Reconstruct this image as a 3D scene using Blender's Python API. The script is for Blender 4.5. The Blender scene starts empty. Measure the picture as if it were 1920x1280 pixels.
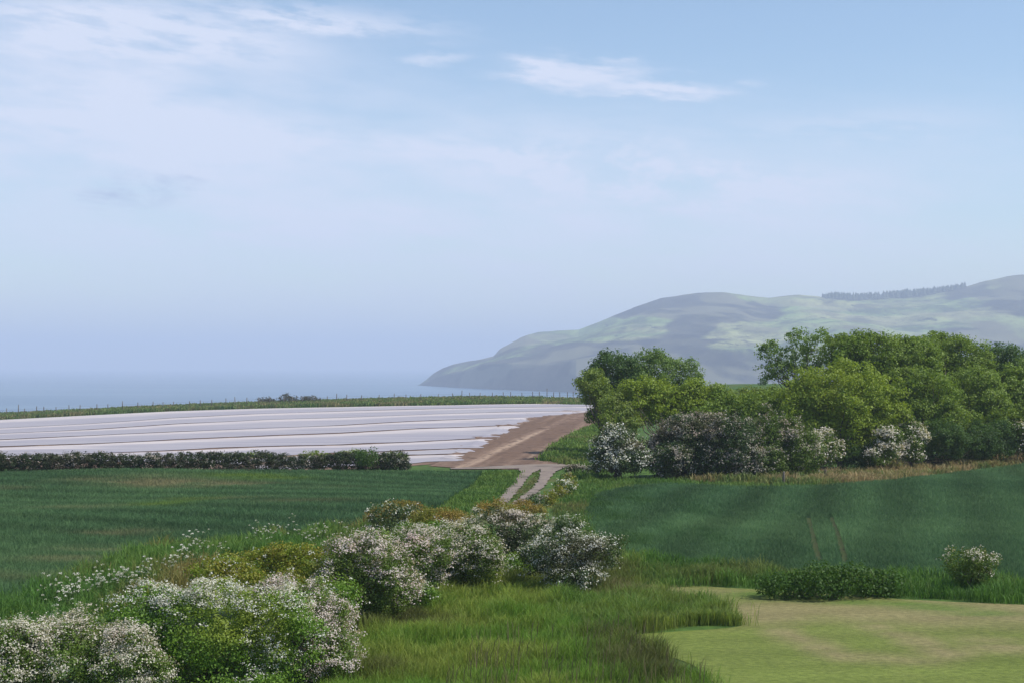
import bpy, math, random
import numpy as np
from mathutils import Vector
from mathutils.geometry import delaunay_2d_cdt

scene = bpy.context.scene
COL = scene.collection
rng = np.random.default_rng(7)
random.seed(7)

# ------------------------------------------------------------------ camera geometry
F = 3045.0                    # focal length in photo pixels (1920 wide)
EYE = 684.0                   # eye level row
CAMZ = 6.0
PITCH = math.atan((EYE - 640.0) / F)
SEA = -34.0


def ray(px, py):
    a = (px - 960.0) / F
    b = (640.0 - py) / F
    cp, sp = math.cos(PITCH), math.sin(PITCH)
    return np.array([a, cp - b * sp, sp + b * cp])


def W(px, py, d):
    r = ray(px, py)
    r = r * (d / r[1])
    return np.array([r[0], r[1], r[2] + CAMZ])


# ------------------------------------------------------------------ noise
def _h(ix, iy, iz):
    n = (ix * 374761393 + iy * 668265263 + iz * 2147483647) & 0xFFFFFFFF
    n = ((n ^ (n >> 13)) * 1274126177) & 0xFFFFFFFF
    n = n ^ (n >> 16)
    return (n & 0xFFFF) / 65535.0


def vnoise(p):
    p = np.asarray(p, float)
    i = np.floor(p).astype(np.int64)
    f = p - i
    f = f * f * (3 - 2 * f)
    out = 0
    for dx in (0, 1):
        for dy in (0, 1):
            for dz in (0, 1):
                w = (f[..., 0] if dx else 1 - f[..., 0]) * (f[..., 1] if dy else 1 - f[..., 1]) * (f[..., 2] if dz else 1 - f[..., 2])
                out = out + w * _h(i[..., 0] + dx, i[..., 1] + dy, i[..., 2] + dz)
    return out


def fbm2(x, y, s, octv=3, seed=0.0):
    v = 0
    a = 0.5
    for k in range(octv):
        v = v + a * vnoise(np.stack([x * s + 17.3 * k + seed, y * s - 9.1 * k + seed, np.zeros_like(x) + 3.7 * k + seed], -1))
        s *= 2.03
        a *= 0.5
    return v / (1 - 0.5 ** octv)


def sstep(a, b, x):
    t = np.clip((x - a) / (b - a), 0, 1)
    return t * t * (3 - 2 * t)


# ------------------------------------------------------------------ terrain
def T(x, y):
    x = np.asarray(x, float)
    y = np.asarray(y, float)
    z = -2.73 * (np.clip(-x, 0, 400) / 87.0) ** 1.55 * sstep(95, 240, y)
    z = np.maximum(z, -9)
    z = z + 3.25 * sstep(12, 34, x) * sstep(140, 228, y) * (1 - 0.35 * sstep(235, 300, y))
    z = z + 0.10 * (np.sin(x * 0.21 + y * 0.13) + np.sin(y * 0.27 - x * 0.11 + 1.3)) * sstep(30, 60, y) * (1 - sstep(88, 125, y))
    z = z - 44 * sstep(292, 400, y)
    return z


def G(px, py):
    r = ray(px, py)
    r = r / r[1]
    d = np.linspace(12, 330, 6400)
    z = CAMZ + r[2] * d
    g = T(r[0] * d, d)
    k = np.argmax(z < g)
    if not (z < g).any():
        k = len(d) - 1
    return np.array([r[0] * d[k], d[k], g[k]])


def GP(pts):
    return np.array([G(*p) for p in pts])


# ------------------------------------------------------------------ object helpers
def obj(name, me, mat=None, parent=None):
    o = bpy.data.objects.new(name, me)
    COL.objects.link(o)
    if mat:
        for m in (mat if isinstance(mat, (list, tuple)) else [mat]):
            me.materials.append(m)
    if parent:
        o.parent = parent
    return o


def tag(o, label=None, cat=None, group=None, kind=None):
    if label: o['label'] = label
    if cat: o['category'] = cat
    if group: o['group'] = group
    if kind: o['kind'] = kind
    return o


def thing(name, label, cat, loc, group=None):
    o = bpy.data.objects.new(name, None)
    o.empty_display_size = 0.3
    COL.objects.link(o)
    o.location = tuple(float(v) for v in loc)
    return tag(o, label, cat, group)


def mesh_np(name, V, faces, smooth=False, tint=None):
    """faces: (N,3) or (N,4) int array"""
    me = bpy.data.meshes.new(name)
    V = np.ascontiguousarray(V, np.float32)
    faces = np.ascontiguousarray(faces, np.int32)
    n, k = faces.shape
    me.vertices.add(len(V))
    me.vertices.foreach_set('co', V.ravel())
    me.loops.add(n * k)
    me.loops.foreach_set('vertex_index', faces.ravel())
    me.polygons.add(n)
    me.polygons.foreach_set('loop_start', np.arange(0, n * k, k, dtype=np.int32))
    if smooth:
        me.polygons.foreach_set('use_smooth', np.ones(n, bool))
    if tint is not None:
        a = me.attributes.new('tint', 'FLOAT_COLOR', 'POINT')
        c = np.ones((len(V), 4), np.float32)
        c[:, :3] = tint
        a.data.foreach_set('color', c.ravel())
    me.update(calc_edges=True)
    me.validate()
    return me


def mesh_mixed(name, V, faces, smooth=False):
    me = bpy.data.meshes.new(name)
    me.from_pydata([tuple(map(float, v)) for v in V], [], [tuple(f) for f in faces])
    if smooth:
        me.polygons.foreach_set('use_smooth', np.ones(len(me.polygons), bool))
    me.update()
    return me


class Tubes:
    def __init__(self):
        self.V, self.Fq = [], []

    def tube(self, pts, radii, n=6):
        pts = [np.asarray(p, float) for p in pts]
        b = len(self.V)
        for i, p in enumerate(pts):
            d = pts[min(i + 1, len(pts) - 1)] - pts[max(i - 1, 0)]
            d = d / (np.linalg.norm(d) + 1e-9)
            a = np.array([1.0, 0, 0]) if abs(d[0]) < 0.8 else np.array([0, 1.0, 0])
            u = np.cross(d, a); u /= np.linalg.norm(u)
            v = np.cross(d, u)
            for k in range(n):
                t = 2 * math.pi * k / n
                self.V.append(p + radii[i] * (math.cos(t) * u + math.sin(t) * v))
        for i in range(len(pts) - 1):
            for k in range(n):
                k2 = (k + 1) % n
                self.Fq.append((b + i * n + k, b + i * n + k2, b + (i + 1) * n + k2, b + (i + 1) * n + k))
        self.Fq.append(tuple(b + k for k in range(n))[::-1])
        self.Fq.append(tuple(b + (len(pts) - 1) * n + k for k in range(n)))

    def mesh(self, name):
        return mesh_mixed(name, self.V, self.Fq, True)


# ------------------------------------------------------------------ materials
def mat_new(name):
    m = bpy.data.materials.new(name)
    m.use_nodes = True
    nt = m.node_tree
    nt.nodes.clear()
    out = nt.nodes.new('ShaderNodeOutputMaterial')
    return m, nt, out


def nd(nt, typ, **kw):
    n = nt.nodes.new(typ)
    for k, v in kw.items():
        if k.startswith('i_'):
            key = k[2:]
            n.inputs[int(key) if key.isdigit() else key.replace('_', ' ')].default_value = v
        else:
            setattr(n, k, v)
    return n


def rgba(c):
    return (c[0], c[1], c[2], 1.0)


def mixc(nt, fac, a, b, blend='MIX'):
    n = nd(nt, 'ShaderNodeMix', data_type='RGBA', blend_type=blend)
    for sock, v in ((0, fac), (6, a), (7, b)):
        if hasattr(v, 'links') or isinstance(v, bpy.types.NodeSocket):
            nt.links.new(v, n.inputs[sock])
        else:
            n.inputs[sock].default_value = v if sock == 0 else rgba(v)
    return n.outputs[2]


def ramp(nt, fac, lo, hi):
    n = nd(nt, 'ShaderNodeMapRange', interpolation_type='SMOOTHSTEP')
    nt.links.new(fac, n.inputs[0])
    n.inputs[1].default_value = lo
    n.inputs[2].default_value = hi
    return n.outputs[0]


def noise(nt, scale, detail=3, vec=None, rough=0.55, stretch=None, rot=0.0):
    if vec is None:
        vec = nd(nt, 'ShaderNodeNewGeometry').outputs['Position']
    if stretch or rot:
        m1 = nd(nt, 'ShaderNodeMapping')
        m1.inputs['Rotation'].default_value = (0, 0, rot)
        nt.links.new(vec, m1.inputs[0])
        vec = m1.outputs[0]
        m2 = nd(nt, 'ShaderNodeMapping')
        m2.inputs['Scale'].default_value = stretch or (1, 1, 1)
        nt.links.new(vec, m2.inputs[0])
        vec = m2.outputs[0]
    n = nd(nt, 'ShaderNodeTexNoise')
    n.inputs['Scale'].default_value = scale
    n.inputs['Detail'].default_value = detail
    n.inputs['Roughness'].default_value = rough
    nt.links.new(vec, n.inputs['Vector'])
    return n.outputs[0]


def leaf_mat(name, c1, c2, c3=None, trans=0.3, rough=0.55, spec=0.25, patch=0.5):
    m, nt, out = mat_new(name)
    g = nd(nt, 'ShaderNodeNewGeometry')
    col = mixc(nt, g.outputs['Random Per Island'], c1, c2)
    if c3 is not None:
        f = ramp(nt, noise(nt, patch, 2), 0.45, 0.7)
        col = mixc(nt, f, col, c3)
    p = nd(nt, 'ShaderNodeBsdfPrincipled')
    p.inputs['Roughness'].default_value = rough
    p.inputs['Specular IOR Level'].default_value = spec
    nt.links.new(col, p.inputs['Base Color'])
    t = nd(nt, 'ShaderNodeBsdfTranslucent')
    tc = mixc(nt, 1.0, col, (1.25, 1.2, 0.5), 'MULTIPLY')
    nt.links.new(tc, t.inputs['Color'])
    mx = nd(nt, 'ShaderNodeMixShader')
    mx.inputs[0].default_value = trans
    nt.links.new(p.outputs[0], mx.inputs[1])
    nt.links.new(t.outputs[0], mx.inputs[2])
    nt.links.new(mx.outputs[0], out.inputs[0])
    return m


def tint_mat(name, trans=0.25, rough=0.6, spec=0.2):
    m, nt, out = mat_new(name)
    at = nd(nt, 'ShaderNodeAttribute', attribute_name='tint')
    p = nd(nt, 'ShaderNodeBsdfPrincipled')
    p.inputs['Roughness'].default_value = rough
    p.inputs['Specular IOR Level'].default_value = spec
    nt.links.new(at.outputs['Color'], p.inputs['Base Color'])
    t = nd(nt, 'ShaderNodeBsdfTranslucent')
    nt.links.new(at.outputs['Color'], t.inputs['Color'])
    mx = nd(nt, 'ShaderNodeMixShader')
    mx.inputs[0].default_value = trans
    nt.links.new(p.outputs[0], mx.inputs[1])
    nt.links.new(t.outputs[0], mx.inputs[2])
    nt.links.new(mx.outputs[0], out.inputs[0])
    return m


def ground_mat(name, layers, base, bump=0.3, bscale=6.0, rough=0.9):
    """layers: (colour, noise scale, lo, hi, stretch, rot)"""
    m, nt, out = mat_new(name)
    col = None
    for (c, s, lo, hi, st, ro) in layers:
        f = ramp(nt, noise(nt, s, 4, stretch=st, rot=ro), lo, hi)
        col = mixc(nt, f, base if col is None else col, c)
    p = nd(nt, 'ShaderNodeBsdfPrincipled')
    p.inputs['Roughness'].default_value = rough
    p.inputs['Specular IOR Level'].default_value = 0.15
    nt.links.new(col, p.inputs['Base Color'])
    b = nd(nt, 'ShaderNodeBump')
    b.inputs['Strength'].default_value = bump
    b.inputs['Distance'].default_value = 0.08
    nt.links.new(noise(nt, bscale, 4), b.inputs['Height'])
    nt.links.new(b.outputs[0], p.inputs['Normal'])
    nt.links.new(p.outputs[0], out.inputs[0])
    return m


MT = {}
MT['grass_ground'] = ground_mat('grass_ground', [((0.035, 0.075, 0.015), 1.3, 0.35, 0.65, None, 0), ((0.085, 0.10, 0.03), 0.25, 0.5, 0.7, None, 0)], (0.07, 0.13, 0.024))
MT['wheat_ground'] = ground_mat('wheat_ground', [((0.03, 0.06, 0.025), 2.0, 0.4, 0.6, None, 0)], (0.022, 0.05, 0.025))
# direction of the ploughing
_a, _b = G(950, 864), G(1095, 783)
PLOUGH = math.atan2(_b[1] - _a[1], _b[0] - _a[0])
MT['soil'] = ground_mat('soil', [((0.21, 0.14, 0.10), 1.0, 0.42, 0.62, (0.012, 0.7, 1), -PLOUGH),
                                 ((0.34, 0.245, 0.175), 1.0, 0.54, 0.68, (0.008, 0.45, 1), -PLOUGH),
                                 ((0.10, 0.062, 0.045), 0.5, 0.55, 0.7, None, 0),
                                 ((0.085, 0.055, 0.04), 2.0, 0.5, 0.7, None, 0)], (0.145, 0.092, 0.064), 1.0, 1.6)
MT['track'] = ground_mat('track', [((0.20, 0.16, 0.14), 2.0, 0.4, 0.6, None, 0), ((0.13, 0.11, 0.09), 0.6, 0.5, 0.65, None, 0)], (0.23, 0.19, 0.155), 0.6, 5)
MT['tramline'] = ground_mat('tramline', [((0.05, 0.07, 0.02), 1.5, 0.35, 0.6, None, 0)], (0.055, 0.06, 0.024))
MT['verge_dry'] = ground_mat('verge_dry', [((0.20, 0.15, 0.075), 0.35, 0.4, 0.6, None, 0)], (0.10, 0.12, 0.035))
_m, _nt, _out = mat_new('lawn')
_at = nd(_nt, 'ShaderNodeAttribute', attribute_name='tint')
_c = mixc(_nt, ramp(_nt, noise(_nt, 7.0, 5, rough=0.7, stretch=(0.7, 1, 1)), 0.3, 0.7), (0.72, 0.74, 0.7), (1.22, 1.2, 1.15))
_c = mixc(_nt, 1.0, _at.outputs['Color'], _c, 'MULTIPLY')
_p = nd(_nt, 'ShaderNodeBsdfPrincipled')
_p.inputs['Roughness'].default_value = 0.9
_p.inputs['Specular IOR Level'].default_value = 0.1
_nt.links.new(_c, _p.inputs['Base Color'])
_b = nd(_nt, 'ShaderNodeBump')
_b.inputs['Strength'].default_value = 0.6
_b.inputs['Distance'].default_value = 0.05
_nt.links.new(noise(_nt, 9.0, 5, rough=0.7), _b.inputs['Height'])
_nt.links.new(_b.outputs[0], _p.inputs['Normal'])
_nt.links.new(_p.outputs[0], _out.inputs[0])
MT['lawn'] = _m
MT['bark'] = ground_mat('bark', [((0.07, 0.055, 0.042), 4.0, 0.4, 0.6, (1, 1, 0.2), 0)], (0.12, 0.10, 0.08), 0.5, 9)
MT['post_wood'] = ground_mat('post_wood', [((0.11, 0.09, 0.07), 6.0, 0.4, 0.6, (1, 1, 0.2), 0)], (0.17, 0.15, 0.125), 0.4, 14)
MT['blade'] = tint_mat('blade', trans=0.42)
MT['crop'] = tint_mat('crop', trans=0.4, rough=0.7, spec=0.1)

LEAF = {
    'hawthorn': leaf_mat('hawthorn_leaf', (0.06, 0.115, 0.014), (0.13, 0.20, 0.028), (0.10, 0.145, 0.022)),
    'hawthorn_dark': leaf_mat('hawthorn_leaf_dark', (0.03564, 0.0729, 0.02268), (0.0891, 0.1377, 0.03888), (0.0972, 0.0891, 0.0486)),
    'hawthorn_green': leaf_mat('hawthorn_leaf_green', (0.075, 0.165, 0.018), (0.165, 0.285, 0.033), (0.195, 0.255, 0.03)),
    'orange': leaf_mat('orange_young_leaf', (0.17, 0.22, 0.02), (0.28, 0.235, 0.035), (0.15, 0.24, 0.02), patch=1.2),
    'russet': leaf_mat('russet_young_leaf', (0.25, 0.16, 0.04), (0.27, 0.21, 0.04), (0.19, 0.20, 0.03), patch=0.9),
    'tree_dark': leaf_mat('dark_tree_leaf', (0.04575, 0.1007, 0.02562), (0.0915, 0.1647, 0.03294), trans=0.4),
    'tree_mid': leaf_mat('mid_tree_leaf', (0.11, 0.175, 0.022), (0.215, 0.305, 0.042), (0.16, 0.245, 0.028), patch=0.25, trans=0.36),
    'tree_bright': leaf_mat('bright_tree_leaf', (0.15, 0.22, 0.018), (0.265, 0.35, 0.034), (0.22, 0.29, 0.028), patch=0.3, trans=0.36),
    'tree_olive': leaf_mat('olive_tree_leaf', (0.122, 0.183, 0.02928), (0.2257, 0.305, 0.0549), (0.1708, 0.2196, 0.0488), trans=0.4),
    'tree_airy': leaf_mat('airy_tree_leaf', (0.1025, 0.1879, 0.0427), (0.205, 0.2904, 0.07686), trans=0.4),
    'conifer': leaf_mat('conifer_needle', (0.018, 0.035, 0.016), (0.03, 0.05, 0.022), trans=0.1),
    'bramble': leaf_mat('bramble_leaf', (0.035, 0.085, 0.012), (0.075, 0.15, 0.022), spec=0.2, rough=0.55),
    'hedge': leaf_mat('hedge_leaf', (0.022, 0.042, 0.016), (0.05, 0.075, 0.026), (0.06, 0.065, 0.03), patch=0.8),
    'gorse': leaf_mat('gorse_leaf', (0.05, 0.06, 0.025), (0.09, 0.08, 0.04)),
    'wild': leaf_mat('cow_parsley_green', (0.06, 0.12, 0.03), (0.10, 0.17, 0.04)),
}
BLOOM = {
    'white': leaf_mat('white_blossom', (0.72, 0.71, 0.66), (0.55, 0.54, 0.47), trans=0.25, spec=0.1),
    'cream': leaf_mat('cream_blossom', (0.66, 0.63, 0.55), (0.46, 0.42, 0.34), (0.55, 0.49, 0.44), trans=0.25, spec=0.1),
    'pink': leaf_mat('pink_white_blossom', (0.68, 0.64, 0.59), (0.56, 0.45, 0.44), (0.60, 0.48, 0.47), trans=0.25, spec=0.1, patch=1.0),
    'dull': leaf_mat('fading_blossom', (0.40, 0.37, 0.32), (0.24, 0.22, 0.18), (0.34, 0.27, 0.23), trans=0.2, spec=0.1, patch=0.6),
}


# ------------------------------------------------------------------ leaf clouds
def unit(v):
    return v / (np.linalg.norm(v, axis=-1, keepdims=True) + 1e-9)


def sphere_dirs(n):
    return unit(rng.normal(size=(n, 3)))


def diamonds(P, Nn, size, aspect=0.62):
    n = len(P)
    r = rng.normal(size=(n, 3))
    u = unit(np.cross(Nn, r))
    v = np.cross(Nn, u)
    s = (size * rng.uniform(0.65, 1.3, n))[:, None]
    bend = Nn * s * rng.uniform(-0.12, 0.12, (n, 1))
    V = np.empty((n, 4, 3))
    V[:, 0] = P + u * s * 0.5 + bend
    V[:, 1] = P + v * s * 0.5 * aspect
    V[:, 2] = P - u * s * 0.5 + bend
    V[:, 3] = P - v * s * 0.5 * aspect
    return V.reshape(-1, 3), np.arange(n * 4).reshape(-1, 4)


class Blob:
    def __init__(self, px, py, rx, ry, d, depth=0.9, p=2.0, rd=None):
        self.c = W(px, py, d)
        self.r = np.array([rx / F * d, (rd if rd else depth * min(rx, ry * 1.6) / F * d), ry / F * d])
        self.p = p
        self.d = d

    def R(self, dirs):
        return 1.0 / (np.abs(dirs) ** self.p).sum(-1) ** (1 / self.p)

    def f(self, P):
        return ((np.abs((P - self.c) / self.r)) ** self.p).sum(-1) ** (1 / self.p)


def crown(blobs, clump, leaf, cov=1.0, shell=0.22, amp=0.25, holes=0.0, fill=0.25, flat=0.75, low=-0.8):
    """returns leaf points, normals, and outward directions"""
    PP, NN, OO, CC = [], [], [], []
    for b in blobs:
        a, c, e = b.r
        A = 4 * math.pi * (((a * c) ** 1.6 + (a * e) ** 1.6 + (c * e) ** 1.6) / 3) ** (1 / 1.6)
        ncl = max(8, int(A / (clump * clump * 1.15)))
        d = sphere_dirs(ncl)
        d = d[d[:, 2] > low]
        t = 1 - np.abs(rng.normal(size=len(d))) * shell
        q = b.c + d * b.R(d)[:, None] * b.r * np.clip(t, 0.2, 1)[:, None]
        q = b.c + (q - b.c) * (1 + amp * (vnoise(q / (clump * 2.4) + 5.3) - 0.5) * 2)[:, None]
        keep = np.ones(len(q), bool)
        for o in blobs:
            if o is not b:
                keep &= o.f(q) > 0.62
        if holes > 0:
            keep &= vnoise(q / (clump * 1.7) + 11.0) > holes
        q, d = q[keep], d[keep]
        n = max(4, int(cov * 3.2 * clump * clump / (leaf * leaf)))
        cr = clump * rng.uniform(0.6, 1.25, len(q))
        dd = sphere_dirs(len(q) * n).reshape(len(q), n, 3)
        rad = rng.uniform(0, 1, (len(q), n, 1)) ** 0.45
        P = q[:, None, :] + dd * rad * cr[:, None, None] * np.array([1, 1, flat])
        out = unit(d / b.r * b.r.mean())
        nn = unit(0.55 * dd + 0.5 * out[:, None, :] + np.array([0, 0, 0.35]) + 0.75 * rng.normal(size=P.shape))
        PP.append(P.reshape(-1, 3)); NN.append(nn.reshape(-1, 3))
        OO.append(unit(dd * 0.8 + out[:, None, :] + np.array([0, 0, 0.4])).reshape(-1, 3))
        CC.append(q)
        if fill > 0:
            m = int(len(P.reshape(-1, 3)) * fill)
            dq = sphere_dirs(m)
            s = rng.uniform(0, 1, (m, 1)) ** 0.4 * 0.8
            Pf = b.c + dq * b.R(dq)[:, None] * b.r * s
            if holes > 0:
                k = vnoise(Pf / (clump * 1.7) + 11.0) > holes
                Pf, dq = Pf[k], dq[k]
            PP.append(Pf); NN.append(unit(dq + rng.normal(size=Pf.shape))); OO.append(np.zeros_like(Pf))
    P, N_, O = np.concatenate(PP), np.concatenate(NN), np.concatenate(OO)
    g = T(P[:, 0], P[:, 1]) + 0.02
    k = P[:, 2] > g
    return P[k], N_[k], O[k], np.concatenate(CC)


def blossoms(P, O, frac, fsize, petals, spread, bias=None):
    k = (np.abs(O).sum(-1) > 0)
    P, O = P[k], O[k]
    w = np.clip(O[:, 2] * 0.6 + 0.55, 0.05, 1.0)
    w = w * np.clip((vnoise(P * 1.6 + 3.0) - 0.22) * 2.6, 0.05, 1.2) * np.clip((vnoise(P * (0.28 / max(fsize, 0.05) * 1.0) + 8.0) - 0.42) * 5, 0.04, 1.3)
    if bias is not None:
        w = w * bias(P)
    n = int(len(P) * frac)
    sel = rng.uniform(0, 1, len(P)) < w * frac / max(w.mean(), 1e-6)
    P, O = P[sel] + O[sel] * fsize * 0.8, O[sel]
    n = len(P)
    if n == 0:
        return None
    Q = P[:, None, :] + rng.normal(size=(n, petals, 3)) * spread * np.array([1, 1, 0.55])
    nn = unit(O[:, None, :] * 0.9 + np.array([0, 0, 0.5]) + 0.6 * rng.normal(size=Q.shape))
    return diamonds(Q.reshape(-1, 3), nn.reshape(-1, 3), np.full(n * petals, fsize), 0.9)


def stems(base, targets, r0, n=6, fork=0.35, trunks=1):
    tb = Tubes()
    top = targets.mean(0)
    for t in range(trunks):
        b = np.array(base) + (np.array([rng.uniform(-1, 1), rng.uniform(-.5, .5), 0]) * r0 * 4 if trunks > 1 else 0)
        b[2] = float(T(b[0], b[1])) - 0.05
        fk = b + (top - b) * fork + rng.normal(size=3) * r0 * 0.8
        mid = (b + fk) / 2 + rng.normal(size=3) * r0 * 0.8
        tb.tube([b, mid, fk], [r0 * 1.25, r0, r0 * 0.85], 7)
        for q in targets[t::trunks]:
            m = fk + (q - fk) * 0.5 + np.array([0, 0, -0.12]) * np.linalg.norm(q - fk) + rng.normal(size=3) * 0.06 * np.linalg.norm(q - fk)
            q = fk + (q - fk) * 0.85
            tb.tube([fk, m, q], [r0 * 0.36, r0 * 0.2, r0 * 0.05], 5)
    return tb.mesh('stem')


def plant(name, label, cat, blobs, leafkey, clump, leaf, cov=1.0, base=None, r0=0.1, stem_name='trunk', foliage='crown',
          grow=1.0, sat=0, bloom=None, frac=0.1, fsize=0.05, petals=5, spread=0.04, bias=None, group=None, fork=0.35, trunks=1, nb=14, **kw):
    blobs = [Blob(*b) if not isinstance(b, Blob) else b for b in blobs]
    for b in blobs:
        b.r = b.r * grow
    for b in list(blobs):
        for _ in range(sat):
            dv = sphere_dirs(1)[0]
            dv[2] = abs(dv[2]) * 0.8 - 0.15
            sb = Blob(960, 684, 10, 10, b.d)
            sb.c = b.c + dv * b.R(dv[None])[0] * b.r * 0.88
            sb.r = b.r * rng.uniform(0.28, 0.46, 3)
            blobs.append(sb)
    P, N_, O, C = crown(blobs, clump, leaf, cov, **kw)
    if base is None:
        c = np.mean([b.c for b in blobs], 0)
        base = (c[0], c[1], float(T(c[0], c[1])))
    base = np.array(base, float)
    t = thing(name, label, cat, base, group)
    V, Fq = diamonds(P, N_, np.full(len(P), leaf))
    obj(foliage, mesh_np(foliage, V - base, Fq), LEAF[leafkey], t)
    if bloom:
        r = blossoms(P, O, frac, fsize, petals, spread, bias)
        if r is not None:
            obj('blossom', mesh_np('blossom', r[0] - base, r[1]), BLOOM[bloom], t)
    sel = C[rng.permutation(len(C))[:nb]]
    me = stems(base, sel, r0, fork=fork, trunks=trunks)
    me.transform(__import__('mathutils').Matrix.Translation(-Vector(base)))
    obj(stem_name, me, MT['bark'], t)
    return t


# ------------------------------------------------------------------ setting: ground, sea, hills
def grid_mesh(name, xs, ys, zf, smooth=True):
    X, Y = np.meshgrid(xs, ys)
    V = np.stack([X, Y, zf(X, Y)], -1).reshape(-1, 3)
    nx, ny = len(xs), len(ys)
    i = (np.arange(ny - 1)[:, None] * nx + np.arange(nx - 1)[None, :]).ravel()
    Fq = np.stack([i, i + 1, i + nx + 1, i + nx], -1)
    return mesh_np(name, V, Fq, smooth)


xs = np.concatenate([np.linspace(-900, -150, 40), np.arange(-148, 149, 2.0), np.linspace(150, 900, 40)])
ys = np.concatenate([np.linspace(-60, 14, 20), np.arange(16, 300, 2.0), np.linspace(302, 420, 40)])
tag(obj('ground', grid_mesh('ground', xs, ys, T), MT['grass_ground']), kind='structure')

# sea
m, nt, out = mat_new('sea_water')
p = nd(nt, 'ShaderNodeBsdfPrincipled')
cs = mixc(nt, ramp(nt, noise(nt, 0.006, 6, stretch=(0.2, 1, 1), rough=0.65), 0.4, 0.62), (0.045, 0.105, 0.16), (0.10, 0.17, 0.22))
nt.links.new(cs, p.inputs['Base Color'])
p.inputs['Roughness'].default_value = 0.3
p.inputs['IOR'].default_value = 1.33
b = nd(nt, 'ShaderNodeBump')
b.inputs['Strength'].default_value = 0.7
b.inputs['Distance'].default_value = 2.0
nt.links.new(noise(nt, 0.09, 5, stretch=(0.5, 1, 1), rot=0.3), b.inputs['Height'])
nt.links.new(b.outputs[0], p.inputs['Normal'])
nt.links.new(p.outputs[0], out.inputs[0])
sx = np.concatenate([np.linspace(-9000, -1000, 9), np.linspace(-800, 800, 9), np.linspace(1000, 9000, 9)])
sy = np.concatenate([np.linspace(260, 1000, 6), np.linspace(1400, 14000, 20)])
tag(obj('sea', grid_mesh('sea', sx, sy, lambda X, Y: X * 0 + SEA), m), kind='structure')

# headland
prof = np.array([(781, 723), (790, 718), (800, 711), (812, 701), (822, 695), (830, 690), (850, 682), (872, 677), (900, 672), (925, 667), (938, 654), (960, 642),
                 (985, 630), (1010, 623), (1050, 620), (1085, 618), (1110, 608), (1150, 592), (1200, 573), (1240, 560), (1280, 553), (1320, 549),
                 (1355, 549), (1400, 554), (1440, 558), (1500, 553), (1545, 557), (1600, 561), (1660, 560), (1720, 554), (1780, 545), (1815, 537),
                 (1850, 527), (1900, 517), (1960, 511), (2100, 505), (2300, 515), (2600, 560)], float)
pxs = np.concatenate([np.linspace(781, 960, 120), np.linspace(962, 2000, 520), np.linspace(2004, 2600, 60)])
rid = np.interp(pxs, prof[:, 0], prof[:, 1])
bas_d = np.interp(pxs, [781, 860, 960, 1080, 1300, 1900, 2600], [3205, 2900, 2600, 2350, 2250, 2150, 2100])
rid_d = np.interp(pxs, [781, 830, 930, 1010, 1100, 1330, 1900, 2600], [3215, 3150, 3120, 3350, 3300, 3400, 3500, 3500])
cl_py = 16 * (fbm2(pxs, pxs * 0, 1 / 90., 2, 3.0) - 0.5) * np.clip((pxs - 820) / 100, 0, 1) + np.interp(pxs, [781, 800, 830, 925, 1010, 1100, 1300, 1450, 1920, 2600], [723, 715, 705, 688, 676, 664, 660, 664, 672, 680])
vs = np.concatenate([np.linspace(0, 0.12, 10), np.linspace(0.125, 1, 190), np.linspace(1.03, 1.5, 12)])
V = np.zeros((len(vs), len(pxs), 3))
HEA = np.zeros((len(vs), len(pxs)))
for j, px in enumerate(pxs):
    b_, r_ = bas_d[j], rid_d[j]
    zr = CAMZ - (rid[j] - EYE) / F * r_
    dc = b_ + (r_ - b_) * 0.12
    zc = min(CAMZ - (cl_py[j] - EYE) / F * dc, zr - 2)
    d = b_ + (r_ - b_) * vs
    z = np.where(vs <= 0.12, SEA - 2 + (zc - SEA + 2) * (vs / 0.12) ** 0.8, 0)
    t = np.clip((vs - 0.12) / 0.88, 0, 1)
    z = np.where(vs > 0.12, zc + (zr - zc) * (0.62 * t + 0.38 * t * t * (3 - 2 * t)), z)
    z = np.where(vs > 1, zr - (vs - 1) * 2 * (zr - SEA + 4), z)
    V[:, j, 0] = (px - 960) / F * d
    V[:, j, 1] = d
    V[:, j, 2] = z
X, Y = V[..., 0], V[..., 1]
env = np.clip((vs / 0.12), 0, 1)[:, None] * np.clip((1.0 - vs) / 0.15, 0, 1)[:, None] * np.clip((pxs - 781) / 250, 0, 1)[None, :]
V[..., 2] += env * ((fbm2(X, Y, 1 / 320., 4, 2.0) - 0.5) * 46 + (fbm2(X, Y * 0.35, 1 / 110., 3, 8.0) - 0.5) * 20)
V[..., 2] += (fbm2(X, Y, 1 / 60., 3, 4.0) - 0.5) * 5 * np.clip(vs / 0.05, 0, 1)[:, None] * (vs < 1.01)[:, None]
py_img = EYE - (V[..., 2] - CAMZ) / Y * F
PXg = np.broadcast_to(pxs[None, :], py_img.shape)
HEA = fbm2(X, Y * 0.45, 1 / 190., 4, 1.0) * 1.0
for (cx, cy, rx, ry, g) in [(1240, 575, 70, 16, .35), (1310, 608, 55, 30, .38), (1190, 590, 60, 14, .25), (1410, 585, 60, 18, .2), (1130, 655, 120, 14, .2), (1330, 650, 140, 10, -.1),
                            (1170, 618, 90, 16, -.3), (1430, 620, 120, 25, -.25), (1050, 626, 60, 10, -.35), (1700, 600, 300, 50, -.10), (1320, 560, 70, 10, .12), (1480, 570, 80, 10, .12)]:
    HEA = HEA + g * np.exp(-((PXg - cx) / rx) ** 2 - ((py_img - cy) / ry) ** 2)
HEA = HEA + (0.5 * (vs < 0.07) + 0.2 * (vs < 0.25))[:, None] + 0.25 * np.clip(1 - (PXg - 781) / 220, 0, 1)
nxp = len(pxs)
i = (np.arange(len(vs) - 1)[:, None] * nxp + np.arange(nxp - 1)[None, :]).ravel()
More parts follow.
